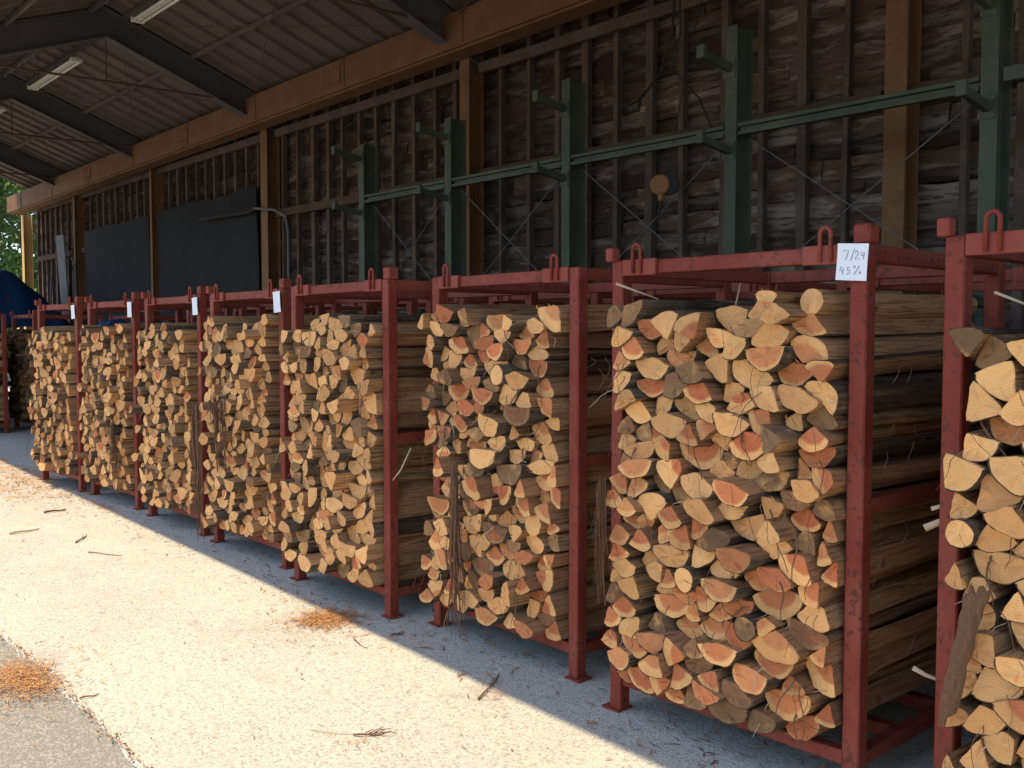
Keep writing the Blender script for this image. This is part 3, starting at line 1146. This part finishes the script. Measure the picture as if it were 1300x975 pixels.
def log_arrays(pts, rng, L, rings, near=True):
    """vertices, faces, material index, grain, tone arrays of one split log; y runs from 0 (front) to L"""
    P = np.array([(p[0], p[1]) for p in pts])
    bark = [p[2] for p in pts]
    N = len(P)
    ce = P.mean(0)
    bend = rng.uniform(-.022, .022), rng.uniform(-.009, .009)
    tx, tz = rng.uniform(-.16, .16), rng.uniform(-.10, .16)
    V, G = [], []
    ys = np.linspace(0, 1, rings) ** 1.0
    nz = np.random.RandomState(rng.randrange(1 << 30))
    tw = rng.uniform(-.10, .10)
    for j, t in enumerate(ys):
        s = 1.04 + (0 if j == 0 else nz.normal(0, .022)) + (-.006 if j == 0 else 0)
        a = tw * t
        q = (P - ce) * s
        q = q * (1 + (nz.normal(0, .016, (N, 1)) if near and j else 0))
        q = np.stack([q[:, 0] * math.cos(a) - q[:, 1] * math.sin(a), q[:, 0] * math.sin(a) + q[:, 1] * math.cos(a)], 1) + ce
        y = L * t + np.zeros(N)
        if j == 0:
            y = tx * (P[:, 0] - ce[0]) + tz * (P[:, 1] - ce[1]) + (nz.normal(0, .0022, N) if near else 0)
        k = 4 * t * (1 - t)
        V.append(np.stack([q[:, 0] + bend[0] * k, y, q[:, 1] + bend[1] * k], 1))
        G.append(np.stack([P[:, 0], P[:, 1], np.full(N, L * t)], 1))
    V, G = np.concatenate(V), np.concatenate(G)
    F, MI = [], []
    for j in range(rings - 1):
        for i in range(N):
            i2 = (i + 1) % N
            F.append([j * N + i, j * N + i2, (j + 1) * N + i2, (j + 1) * N + i])
            MI.append(2 if bark[i] else 1)
    # front cap: inner ring plus centre
    b = len(V)
    rim = ce + (P - ce) * .955
    yr_ = tx * (rim[:, 0] - ce[0]) + tz * (rim[:, 1] - ce[1]) + nz.normal(0, .0012, N) - .001
    V = np.concatenate([V, np.stack([rim[:, 0], yr_, rim[:, 1]], 1)])
    G = np.concatenate([G, np.stack([rim[:, 0], rim[:, 1], np.zeros(N)], 1)])
    for i in range(N):
        i2 = (i + 1) % N
        F.append([i2, i, b + i, b + i2])
        MI.append(2 if bark[i] else 0)
    o_ = b
    b = len(V)
    inn = ce + (P - ce) * .58
    yin = tx * (inn[:, 0] - ce[0]) + tz * (inn[:, 1] - ce[1]) + nz.normal(0, .0025, N)
    V = np.concatenate([V, np.stack([inn[:, 0], yin, inn[:, 1]], 1), [[ce[0], nz.normal(0, .003), ce[1]]]])
    G = np.concatenate([G, np.stack([inn[:, 0], inn[:, 1], np.zeros(N)], 1), [[ce[0], ce[1], 0]]])
    for i in range(N):
        i2 = (i + 1) % N
        F += [[o_ + i2, o_ + i, b + i, b + i2], [b + i2, b + i, b + N]]
        MI += [0, 0]
    F.append([(rings - 1) * N + i for i in range(N)])
    MI.append(0)
    off = rng.uniform(0, 50)
    G = G + np.array([0, 0, off])
    if near and rng.random() < .16:            # torn fibres at the cut
        for _ in range(rng.randrange(4, 10)):
            i = rng.randrange(N)
            p = V[i]
            d = np.array([rng.uniform(-.012, .012), -rng.uniform(.008, .03), rng.uniform(-.012, .022)])
            w = np.array([rng.uniform(.001, .003), .001, rng.uniform(-.002, .002)])
            b2 = len(V)
            V = np.concatenate([V, [p - w, p + w, p + d]])
            G = np.concatenate([G, [[.09, .09, off]] * 3])
            F += [[b2, b2 + 1, b2 + 2]]
            MI += [0]
    return V, F, MI, G


def set_attr(me, name, arr):
    a = me.attributes.new(name, 'FLOAT_VECTOR', 'POINT')
    a.data.foreach_set('vector', np.asarray(arr, dtype=np.float32).ravel())


PACKSEED = {7: 71, 8: 187, 6: 63, 5: 54, 4: 45, 3: 36, 2: 27, 1: 18, 0: 5, 9: 99}
TOPZ = {7: 1.69, 8: 1.62, 6: 1.69, 5: 1.67, 4: 1.66, 3: 1.63, 2: 1.63, 1: 1.61, 0: 1.6, 9: 1.6}
ORD = ['first', 'second', 'third', 'fourth', 'fifth', 'sixth', 'seventh', 'eighth', 'ninth', 'tenth', 'eleventh', 'twelfth', 'thirteenth', 'fourteenth', 'fifteenth', 'sixteenth', 'seventeenth', 'eighteenth', 'nineteenth', 'twentieth']
RNAME = {8: 'rack at photo edge', 7: 'rack tagged 7/24', 6: 'rack with bark strands', 5: 'nearer untagged rack', 4: 'nearest small-tag rack'}
logs = []
for k in (7, 8, 6, 5, 4, 3, 2, 1, 0, 9):
    rng = random.Random(PACKSEED[k] * 13)
    small = {7: 1.0, 8: 1.06, 6: 1.0, 5: 1.0}.get(k, .92)
    pk = pack(PACKSEED[k], TOPZ[k], small, 7 if k in (5, 6, 7, 8) else 4)
    M = RACKM[k]
    recs = []
    for pts, x, z in pk:
        L = rng.uniform(1.16, 1.26)
        y0 = -rng.uniform(.04, .14) - (.05 if rng.random() < .10 else 0)
        cx, cz = sum(p[0] for p in pts) / len(pts) + x, sum(p[1] for p in pts) / len(pts) + z
        if cx > .33:
            y0 *= .55
        if k == 8 and cx < -.30:
            y0 = -rng.uniform(.06, .12)
        # how red, how weathered, how bright
        lowness = 1 - (cz - .16) / 1.5
        red = (1.0 if rng.random() < {7: .25 + .62 * lowness, 6: .55, 8: .30}.get(k, .20) else 0.0) * rng.uniform(.55, 1)
        pw = {7: .14 + (.20 if 1.0 < cz < 1.45 else 0), 6: .16, 8: .14}.get(k, .11)
        wth = rng.uniform(.7, 1.0) if rng.random() < pw else rng.uniform(0, .28)
        val = rng.uniform(.74, 1.12)
        if k == 0:                       # this rack: weathered tone throughout, lower brightness
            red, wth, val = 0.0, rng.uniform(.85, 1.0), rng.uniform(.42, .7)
        p = M @ Vector((cx, y0, cz))
        u, v, d = project(p)
        area = .5 * abs(sum(pts[i][0] * pts[(i + 1) % len(pts)][1] - pts[(i + 1) % len(pts)][0] * pts[i][1] for i in range(len(pts))))
        vis = -10 < u < 1312 and -10 < v < 990
        if cx > .26 and rng.random() < .8:
            pts = [(a, b, 0) for a, b, _ in pts]
        recs.append(dict(k=k, pts=pts, x=x, z=z, y0=y0, L=L, tone=(red, wth, val), show=(area / d ** 2 if vis else 0), cx=cx, cz=cz, rng=rng.randrange(1 << 30), d=d,
                         rot=(rng.gauss(0, R(.7)), 0, rng.gauss(0, R(1.3)))))
    # layers for the labels
    recs.sort(key=lambda q: q['cz'])
    lay = {}
    for q in recs:
        q['lay'] = int((q['cz'] - .165) / .118)
        lay.setdefault(q['lay'], []).append(q)
    for l, qs in lay.items():
        qs.sort(key=lambda q: q['cx'])
        for i, q in enumerate(qs):
            q['pos'] = i
    logs += recs
    for q in recs:
        q['n'] = len(recs)

order = sorted(logs, key=lambda q: -q['show'])
solo = [q for q in order if q['show'] > 0][:300]
solo_ids = {id(q) for q in solo}
accV, accF, accM, accG, accT, base = [], [], [], [], [], 0
for q in logs:
    rng = random.Random(q['rng'])
    near = q['d'] < 6.5
    V, F, MI, G = log_arrays(q['pts'], rng, q['L'], 8 if near else 4, near)
    M = RACKM[q['k']] @ Matrix.Translation((q['x'], q['y0'], q['z'])) @ Euler(q['rot']).to_matrix().to_4x4()
    if id(q) in solo_ids:
        c0 = V.mean(0) * np.array([1, 0, 1])
        V = V - c0
        M = M @ Matrix.Translation(Vector(c0))
        me = bpy.data.meshes.new('split_log')
        me.from_pydata(V.tolist(), [], F)
        for m in WOOD:
            me.materials.append(m)
        me.polygons.foreach_set('material_index', MI)
        me.polygons.foreach_set('use_smooth', [m == 2 for m in MI])
        set_attr(me, 'grain', G)
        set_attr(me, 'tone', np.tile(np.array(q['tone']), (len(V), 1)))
        o = link_mesh('split_log', me)
        o.matrix_world = M
        red, wth, val = q['tone']
        look = 'weathered grey-brown' if wth > .5 else ('red-hearted' if red > .3 else 'pale tan')
        tag(o, '%s split log, %s from left in %s layer up, %s' % (look, ORD[q['pos']], ORD[q['lay']], RNAME.get(q['k'], 'far rack')), 'split log', 'split logs stacked in the racks')
    else:
        A = np.array(M)
        Vw = V @ A[:3, :3].T + A[:3, 3]
        accV.append(Vw)
        accF += [[i + base for i in f] for f in F]
        accM += MI
        accG.append(G)
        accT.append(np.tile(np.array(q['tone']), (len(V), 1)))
        base += len(V)
# back row: only the pile's upper layers and front can ever be glimpsed
bp_ = pack(301, 1.58, 1.25, 3)
for k in (7, 8, 6, 5, 4, 3, 2, 1, 0, 9, -80, -79, -78, -77, -76):  # negative keys fill the added light-blocking racks
    for (pts, x, z) in bp_:
        rng = random.Random(int(abs(k) * 1000 + z * 777 + x * 333))
        V, F, MI, G = log_arrays(pts, rng, 1.16, 3, False)
        A = np.array(RACKM[100 + k] @ Matrix.Translation((x, -rng.uniform(.0, .08), z)))
        accV.append(V @ A[:3, :3].T + A[:3, 3])
        accF += [[i + base for i in f] for f in F]
        accM += MI
        accG.append(G)
        accT.append(np.tile(np.array((0, rng.choice((0, .2, .9)), rng.uniform(.8, 1.1))), (len(V), 1)))
        base += len(V)
me = bpy.data.meshes.new('split_logs')
me.from_pydata(np.concatenate(accV).tolist(), [], accF)
for m in WOOD:
    me.materials.append(m)
me.polygons.foreach_set('material_index', accM)
me.polygons.foreach_set('use_smooth', [m == 2 for m in accM])
set_attr(me, 'grain', np.concatenate(accG))
set_attr(me, 'tone', np.concatenate(accT))
tag(link_mesh('split_logs', me), 'many small split logs filling the farther and rear red racks', 'firewood', kind='stuff')
print('logs', len(logs), 'solo', len(solo), {k: sum(1 for q in logs if q['k'] == k) for k in FIT}, 'solo by rack', {k: sum(1 for q in solo if q['k'] == k) for k in FIT})


# ------------------------------------------------------------------ bark strands, splinters, twigs
def strands(name, label, a, spread, length, n, seed, wide=.006, mat=M_BARKSTRIP, cat='bark strip', lean=0.0):
    """a torn bundle: a few broad strips and many fine fibres that start together and fray downwards"""
    rg = random.Random(seed)
    mb = MB()
    a = Vector(a)
    cores = [(rg.gauss(0, spread), rg.uniform(0, 6), rg.uniform(.004, .014), rg.gauss(lean, .04)) for _ in range(4)]
    for i in range(n * 2):
        cx, ph, am, dx = rg.choice(cores)
        top = rg.uniform(-.55, .05) if rg.random() < .5 else rg.uniform(-.08, .05)
        L = length * min(1 + top, rg.uniform(.30, .95))
        st = top * length
        fray = rg.gauss(0, .045)
        off = rg.gauss(0, spread * .22)
        yy = rg.uniform(-.022, .018)
        pts = []
        for j in range(10):
            t = j / 9
            dz = st - t * L
            pts.append(a + Vector((cx + off - dz * dx + am * math.sin(-dz * 9 + ph) + fray * t * t * L + rg.uniform(-.0015, .0015), yy - .01 * math.sin(t * 4 + ph), dz)))
        w0 = wide * (rg.uniform(1.0, 2.2) if rg.random() < .22 else rg.uniform(.18, .55))
        mb.ribbon(pts, [w0 * (1 - .75 * (j / 9) ** 1.5) * rg.uniform(.75, 1.1) for j in range(10)], Vector((rg.uniform(-.9, .9), -1, 0)).normalized(), .002)
    return tag(mb.build(name, mat), label, cat, 'bark strips hanging on the racks')


def wpt(k, x, y, z):
    return RACKM[k] @ Vector((x, y, z))


strands('bark_strip', 'brown bark strands hanging down the front of the untagged rack beside 7/24', wpt(6, -.13, -.17, .92), .035, .86, 26, 3, .009)
strands('bark_strip', 'brown bark strands hanging beside the left post of the 7/24 rack', wpt(7, -.475, -.17, 1.0), .016, .50, 22, 4, .005)
strands('bark_strip', 'dark tangled bark strands over the nearest small-tag rack, mid height', wpt(4, -.12, -.16, 1.15), .05, .55, 22, 5, .01, lean=.15)
strands('bark_strip', 'long bark strands hanging between the two nearest small-tag racks', wpt(4, -.50, -.15, 1.05), .03, 1.0, 18, 6, .010)
strands('bark_strip', 'thin bark strands hanging down the second farthest small-tag rack', wpt(2, .40, -.15, .8), .05, .7, 10, 8, .008)
# bark slab on the nearest rack: a curled plate with a fibrous outer face
mb = MB()
rg = random.Random(9)
for j in range(15):
    t = j / 14
    c = wpt(8, -.385 - .085 * t, -.165 - .01 * math.sin(t * 3), .865 - .42 * t)
    w = .035 * (1 - .35 * t) + rg.uniform(-.004, .004)
    for i in range(9):
        s = i / 4 - 1
        mb.v.append(tuple(c + Vector((s * w, .018 * s * s + rg.uniform(-.003, .002), .006 * s + (rg.uniform(-.02, .02) if j in (0, 14) else 0)))))
for j in range(14):
    for i in range(8):
        q = j * 9 + i
        mb.f.append([q, q + 9, q + 10, q + 1])
c0 = len(mb.v)
mb.v += [(x, y + .007, z) for x, y, z in mb.v]
mb.f += [[q + c0 for q in f][::-1] for f in mb.f[:]]
tag(mb.build('bark_slab', M_BARKSTRIP), 'narrow brown bark slab leaning down the rack cut off by the photo edge', 'bark slab')


def stick(name, label, pts, r, r2, mat, cat, group=None, forks=()):
    mb = MB()
    mb.tube(pts, r, 6, r2)
    for f in forks:
        mb.tube(f, r * .6, 5, r2 * .6)
    return tag(mb.build(name, mat, smooth=True), label, cat, group)


pB = lambda k, *q: wpt(k, *q)
stick('splinter', 'pale split splinter poking out beside the rack at the photo edge, mid height', [pB(8, -.66, .10, .965), pB(8, -.60, .13, 1.0), pB(8, -.50, .2, 1.04)], .013, .008, M_STRAW, 'splinter', 'pale splinters poking from the racks', forks=[[pB(8, -.64, .1, 1.03), pB(8, -.52, .16, 1.08)]])
stick('splinter', 'pale crooked splinter poking out low beside the rack at the photo edge', [pB(8, -.655, .03, .52), pB(8, -.62, .05, .50), pB(8, -.52, .10, .47)], .009, .005, M_STRAW, 'splinter', 'pale splinters poking from the racks')
stick('splinter', 'thin pale splinter lying on the top log by the 7/24 rack post', [pB(7, -.50, -.05, 1.80), pB(7, -.36, .05, 1.735)], .006, .003, M_STRAW, 'splinter', 'pale splinters poking from the racks')
stick('splinter', 'thin splinter standing up from the top of the 7/24 rack logs', [pB(7, -.02, .10, 1.70), pB(7, 0.0, .10, 1.79)], .004, .002, M_STRAW, 'splinter', 'pale splinters poking from the racks')
stick('splinter', 'thin orange splinter leaning beside the untagged rack with bark strands', [pB(6, -.60, -.12, .98), pB(6, -.64, -.16, .86), pB(6, -.69, -.18, .80)], .005, .003, M_STRAW, 'splinter', 'pale splinters poking from the racks')
stick('splinter', 'pale splinter angled over the top logs of the photo-edge rack', [pB(8, -.42, .0, 1.72), pB(8, -.30, .06, 1.66)], .005, .003, M_STRAW, 'splinter', 'pale splinters poking from the racks')


def gp(u, v):
    """ground point under a photo position (used once to read off where things lie)"""
    d = VIEW + RIGHT * ((u - 650) / FPX) - RIGHT.cross(VIEW) * ((v - 487.5) / FPX)
    return CAM_LOC + d * (-CAM_LOC.z / d.z)


def ground_stick(label, a, b, r, mat=M_TWIG, cat='twig', forks=0, seed=1, bow=.01):
    rg = random.Random(seed)
    A, B = Vector((a[0], a[1], r + .002)), Vector((b[0], b[1], r + .004))
    side = (B - A).cross(Vector((0, 0, 1))).normalized()
    pts = [A.lerp(B, t / 6) + side * (bow * math.sin(t / 6 * 3.1)) + Vector((0, 0, .004 * math.sin(t))) for t in range(7)]
    fk = []
    for i in range(forks):
        t = rg.uniform(.35, .95)
        p = A.lerp(B, t)
        ang = rg.uniform(-.9, .9)
        dr = (B - A).normalized()
        dd = dr * math.cos(ang) + side * math.sin(ang)
        L = (B - A).length * rg.uniform(.25, .55)
        fk.append([p, p + dd * L * .5 + Vector((0, 0, .008)), p + dd * L + Vector((0, 0, rg.uniform(-.0, .012)))])
    stick('twig', label, pts, r, r * .5, mat, cat, 'twigs and sticks lying on the concrete', fk)


ground_stick('dark twig lying across the shadow edge in front of the 7/24 rack', tuple(gp(607, 889))[:2], tuple(gp(634, 856))[:2], .0045, forks=2, seed=3)
ground_stick('small reddish cedar sprig lying on the sunlit concrete', (-3.26, 2.03), (-3.19, 2.13), .004, forks=9, seed=5)
ground_stick('thin straw-like stalk lying beside the reddish cedar sprig', (-3.42, 1.93), (-3.27, 2.04), .0022, M_STRAW, seed=6)
ground_stick('pale stick with bark lying farthest out on the sunlit concrete', tuple(gp(12, 679))[:2], tuple(gp(50, 673))[:2], .010, M_STRAW, 'stick', seed=7)
ground_stick('brown bark stick lying on the sunlit concrete before the farthest racks', tuple(gp(56, 652))[:2], tuple(gp(84, 648))[:2], .010, M_BARKSTRIP, 'stick', seed=8)
ground_stick('curved grey twig on the sunlit concrete before the small-tag racks', tuple(gp(96, 690))[:2], tuple(gp(110, 680))[:2], .006, M_BARKSTRIP, 'twig', 1, seed=9)
ground_stick('long thin twig on the concrete before the small-tag racks', tuple(gp(112, 702))[:2], tuple(gp(155, 706))[:2], .004, M_BARKSTRIP, 'twig', 0, seed=10)
ground_stick('short brown twig on the concrete near the asphalt edge', tuple(gp(101, 888))[:2], tuple(gp(126, 882))[:2], .004, M_TWIG, 'twig', 0, seed=11)
ground_stick('dark twig in the shade beside the untagged rack foot', tuple(gp(496, 808))[:2], tuple(gp(512, 805))[:2], .006, M_TWIG, 'twig', 1, seed=12)
ground_stick('thin dark twig on the concrete by the orange bark litter', tuple(gp(449, 812))[:2], tuple(gp(467, 824))[:2], .0028, M_TWIG, 'twig', 0, seed=13)

# loose bark litter, nobody could count it
LV, LF, LT = [], [], []


def chip(c, L, w, ang, rg, tone, lift=.0):
    b = len(LV)
    d = Vector((math.cos(ang), math.sin(ang), 0))
    s = Vector((-d.y, d.x, 0))
    curl = rg.uniform(-.2, .2) * L
    for j in range(4):
        t = j / 3 - .5
        p = Vector((c[0], c[1], .003 + lift + rg.uniform(0, .006))) + d * (L * t) + s * (curl * (t * t - .1))
        tw = rg.uniform(-.6, .6)
        ww = w * (1 - 1.1 * abs(t))
        LV.append(tuple(p + s * ww * math.cos(tw) + Vector((0, 0, abs(ww * math.sin(tw))))))
        LV.append(tuple(p - s * ww * math.cos(tw)))
        LT.extend([tone, tone])
    for j in range(3):
        a = b + 2 * j
        LF.append([a, a + 1, a + 3, a + 2])


rg = random.Random(21)
for (u, v, ru, rv, n, big) in ((413, 787, .085, .085, 1100, 1.15), (385, 762, .16, .06, 90, 1.0), (28, 864, .14, .070, 1100, 1.1), (50, 848, .05, .05, 60, 1.),
                               (12, 606, .9, .2, 380, 2.4), (50, 618, .6, .10, 130, 2.0), (10, 622, .5, .10, 160, 2.2), (20, 594, 1.0, .08, 160, 2.6), (120, 641, .45, .04, 70, 1.6),
                               (628, 886, .03, .03, 30, .8), (455, 946, .04, .04, 26, .8)):
    c = gp(u, v)
    for _ in range(int(n * 1.35)):
        sp_ = 1.0 if rg.random() < .74 else rg.uniform(1.2, 3.2)
        x, y = c.x + rg.gauss(0, ru * sp_), c.y + rg.gauss(0, rv * sp_)
        chip((x, y), rg.uniform(.018, .06) * big, rg.uniform(.0008, .0026) * big, rg.gauss(.3, .9) if big > 1.5 else rg.uniform(0, 6.3), rg,
             (rg.random(), 1.0 if rg.random() < .12 else rg.uniform(0, .25), 0), rg.uniform(0, .012))
for _ in range(750):       # thin scatter over the whole apron and its joint
    x = rg.uniform(-13.5, -.5)
    y = rg.uniform(1.25, 3.6)
    chip((x, y), rg.uniform(.010, .05), rg.uniform(.0008, .003), rg.uniform(0, 6.3), rg, (rg.random(), rg.choice((.2, .9, 1.0)), 0))
for _ in range(1500):      # bark and chips that dropped under and before the racks
    x = rg.uniform(-12.5, -.3)
    y = 2.95 + abs(rg.gauss(0, .55)) - rg.uniform(0, .35)
    chip((x, y), rg.uniform(.012, .07), rg.uniform(.001, .006), rg.uniform(0, 6.3), rg, (rg.random(), rg.choice((0, .5, 1.0)), 0))
for _ in range(420):       # crumbs caught along the edge of the slab
    x = rg.uniform(-6.5, -2.8)
    chip((x, 1.30 + .03 * math.sin(x * .9) + rg.gauss(0, .012)), rg.uniform(.008, .035), rg.uniform(.001, .004), rg.uniform(-.5, .5), rg, (rg.random(), rg.choice((.1, .6, 1.0)), 0))
tag(link_mesh('bark_litter', mesh_of('bark_litter', LV, LF, M_LITTER, LT)), 'orange bark shreds and crumbs strewn over the concrete', 'bark litter', kind='stuff')
# fibres that stick out between the logs
mb = MB()
rg = random.Random(31)
for k in (7, 6, 5, 4, 8, 3, 2, 1):
    for _ in range(34 if k > 4 else 22):
        x, z = rg.uniform(-.5, .5), rg.uniform(.2, 1.66)
        p = wpt(k, x, -rg.uniform(.02, .14), z)
        d = Vector((rg.gauss(0, .5), -rg.uniform(.2, 1), rg.gauss(-.4, .6))).normalized()
        L = rg.uniform(.03, .13)
        pts = [p + d * (L * t / 4) + Vector((0, 0, -.35 * L * (t / 4) ** 2)) + Vector((.006 * math.sin(t * 1.7 + x * 9), 0, 0)) for t in range(5)]
        mb.ribbon(pts, [.0035, .003, .0026, .002, .001], (0.5, -.8, .2), .0012)
    for _ in range(14):       # loose fibres on the side of the pile and on top
        p = wpt(k, W / 2 - PW, rg.uniform(.05, .6), rg.uniform(.3, 1.6))
        L = rg.uniform(.05, .16)
        pts = [p + Vector((.006 + .02 * math.sin(t * .8), .03 * math.sin(t + x * 5), -L * t / 4)) for t in range(5)]
        mb.ribbon(pts, [.003, .003, .0026, .002, .001], (1, 0, 0), .0012)
mb2 = MB()
for k in (7, 6, 5, 4, 8, 3, 2, 1):
    for _ in range(60 if k > 3 else 40):
        x, z = rg.uniform(-.52, .50), rg.uniform(.25, 1.66)
        p = wpt(k, x, -rg.uniform(.05, .155), z)
        L = rg.uniform(.05, .22)
        sw, ph = rg.gauss(0, .35), rg.uniform(0, 6)
        pts = [p + Vector((sw * L * t / 6 + .006 * math.sin(t * 1.3 + ph), -.02 * (1 - (1 - t / 6) ** 2) + .006 * math.sin(t + ph), -L * (t / 6) ** 1.25)) for t in range(7)]
        w0 = rg.choice((.002, .003, .004, .008))
        mb2.ribbon(pts, [w0 * (1 - .75 * t / 6) for t in range(7)], Vector((rg.uniform(-.7, .7), -1, 0)).normalized(), .0015)
tag(mb2.build('bark_fibres', M_BARKSTRIP), 'shaggy dark bark fibres hanging between the log ends', 'bark fibres', kind='stuff')
tag(mb.build('wood_fibres', M_STRAW), 'loose pale wood fibres caught among the stacked logs', 'wood fibres', kind='stuff')

# ------------------------------------------------------------------ blue tarps
def tarp(name, label, c, sx, sy, ztop, zlow, seed):
    mb = MB()
    n = 18
    rg = np.random.RandomState(seed)
    for i in range(n + 1):
        for j in range(n + 1):
            u, v = i / n * 2 - 1, j / n * 2 - 1
            e = max(abs(u), abs(v)) ** 1.6
            z = ztop + (zlow - ztop) * e + .03 * math.sin(u * 9 + v * 4) * (.3 + e) + .02 * math.sin(v * 13 - u * 3)
            mb.v.append((c[0] + u * sx * (1 + .04 * math.sin(v * 8)), c[1] + v * sy * (1 + .05 * math.sin(u * 9)), z))
    for i in range(n):
        for j in range(n):
            q = i * (n + 1) + j
            mb.f.append([q, q + n + 1, q + n + 2, q + 1])
    c0 = len(mb.v)
    mb.v += [(x, y, z - .006) for x, y, z in mb.v]
    mb.f += [[q + c0 for q in f][::-1] for f in mb.f[:]]
    return tag(mb.build(name, M_TARP, smooth=True), label, 'tarp')


tarp('blue_tarp', 'blue tarp peaked over a pile beyond the dark shaded rack', (-23.55, 5.7), 1.25, 1.1, 2.98, 1.75, 3)
tarp('blue_tarp', 'bright blue tarp folded on the back-row logs by the farthest tag', (-13.9, 4.85), .42, .30, 1.78, 1.60, 4)
# support under the peaked tarp: a heap of logs would stand there; a timber trestle carries the ridge
tr = empty('timber_trestle', (-23.55, 5.7, 0))
tag(tr, 'dark timber trestle hidden under the peaked blue tarp', 'trestle')
for sx in (-.6, .6):
    for sy in (-.35, .35):
        MB().bar((sx, sy * 1.5, 0), (sx, sy * .1, 2.25), .07).build('leg', M_STUD, tr)
MB().box((0, 0, 2.3), (1.7, .08, .10)).build('ridge_pole', M_STUD, tr)


# ------------------------------------------------------------------ trees beyond the open end
def tree(label, x, y, h, rad, n, seed, bushy=False):
    rg = random.Random(seed)
    t = empty('tree' if not bushy else 'shrub', (x, y, 0))
    tag(t, label, 'tree' if not bushy else 'shrub')
    mb = MB()
    mb.tube([(0, 0, -.1), (rg.uniform(-.1, .1), 0, h * .3), (rg.uniform(-.2, .2), rg.uniform(-.2, .2), h * .62), (0, 0, h * .9)], .035 * h * (.5 if bushy else .7), 8, .02)
    clumps = []
    for i in range(14 if not bushy else 9):
        a = rg.uniform(0, 6.28)
        zz = h * rg.uniform(.28 if not bushy else .15, .95)
        rr = rad * rg.uniform(.25, .95) * (1 - .45 * abs(zz / h - .5))
        c = Vector((rr * math.cos(a), rr * math.sin(a), zz))
        clumps.append((c, rad * rg.uniform(.28, .5), rg.random()))
        mb.tube([(0, 0, zz * .7), (c.x * .5, c.y * .5, zz * .85), tuple(c)], .012 * h * .6, 5, .01)
    mb.build('trunk', M_TRUNK, t, True)
    V, F, T = [], [], []
    for _ in range(n):
        c, r, tn = rg.choice(clumps)
        d = Vector((rg.gauss(0, 1), rg.gauss(0, 1), rg.gauss(0, .75)))
        p = c + d.normalized() * r * rg.uniform(.35, 1.1) ** .7
        a = Vector((rg.gauss(0, 1), rg.gauss(0, 1), rg.gauss(0, .6))).normalized()
        b = a.orthogonal().normalized()
        s = rg.uniform(.07, .16)
        k = len(V)
        V += [tuple(p - a * s), tuple(p + b * s * .45), tuple(p + a * s), tuple(p - b * s * .45)]
        F.append([k, k + 1, k + 2, k + 3])
        tt = min(1, max(0, tn * .6 + rg.uniform(0, .4)))
        T += [(tt, 0, 0)] * 4
    link_mesh('crown', mesh_of('crown', V, F, M_LEAF, T), t)


V, F, T = [], [], []
rg = random.Random(77)
for _ in range(9000):
    y, z = rg.uniform(-14, 36), 17 * rg.random() ** .9
    x = -60 - rg.uniform(0, 9) + 2.5 * math.sin(y * .5) + .25 * z * -1
    if z > 12 + 3 * math.sin(y * .45) + 1.5 * math.sin(y * 1.3):
        continue
    p = Vector((x, y, z))
    a = Vector((rg.gauss(0, 1), rg.gauss(0, 1), rg.gauss(0, .7))).normalized()
    b = a.orthogonal().normalized()
    q = rg.uniform(.25, .7)
    k = len(V)
    V += [tuple(p - a * q), tuple(p + b * q * .6), tuple(p + a * q), tuple(p - b * q * .6)]
    F.append([k, k + 1, k + 2, k + 3])
    T += [(rg.random() * .5, 0, 0)] * 4
tag(link_mesh('far_woods', mesh_of('far_woods', V, F, M_LEAF, T)), 'dark wooded slope far beyond the open shed end', 'woods', kind='stuff')
tree('tall leafy tree beyond the open shed end, seen above the blue tarp', -37.5, 8.2, 9.5, 3.2, 10000, 41)
tree('tall dark tree beyond the open shed end, behind the corner post', -43, 11.5, 11, 3.6, 10000, 42)
tree('bushy tree at the photo edge beyond the shed end', -40, 5.5, 10, 3.4, 9500, 43)
tree('sunlit low shrub beyond the corner post of the shed', -33, 8.6, 3.6, 1.7, 4200, 44, True)
tree('sunlit low shrub at the photo edge beyond the blue tarp', -33.5, 6.6, 3.0, 1.8, 4200, 45, True)
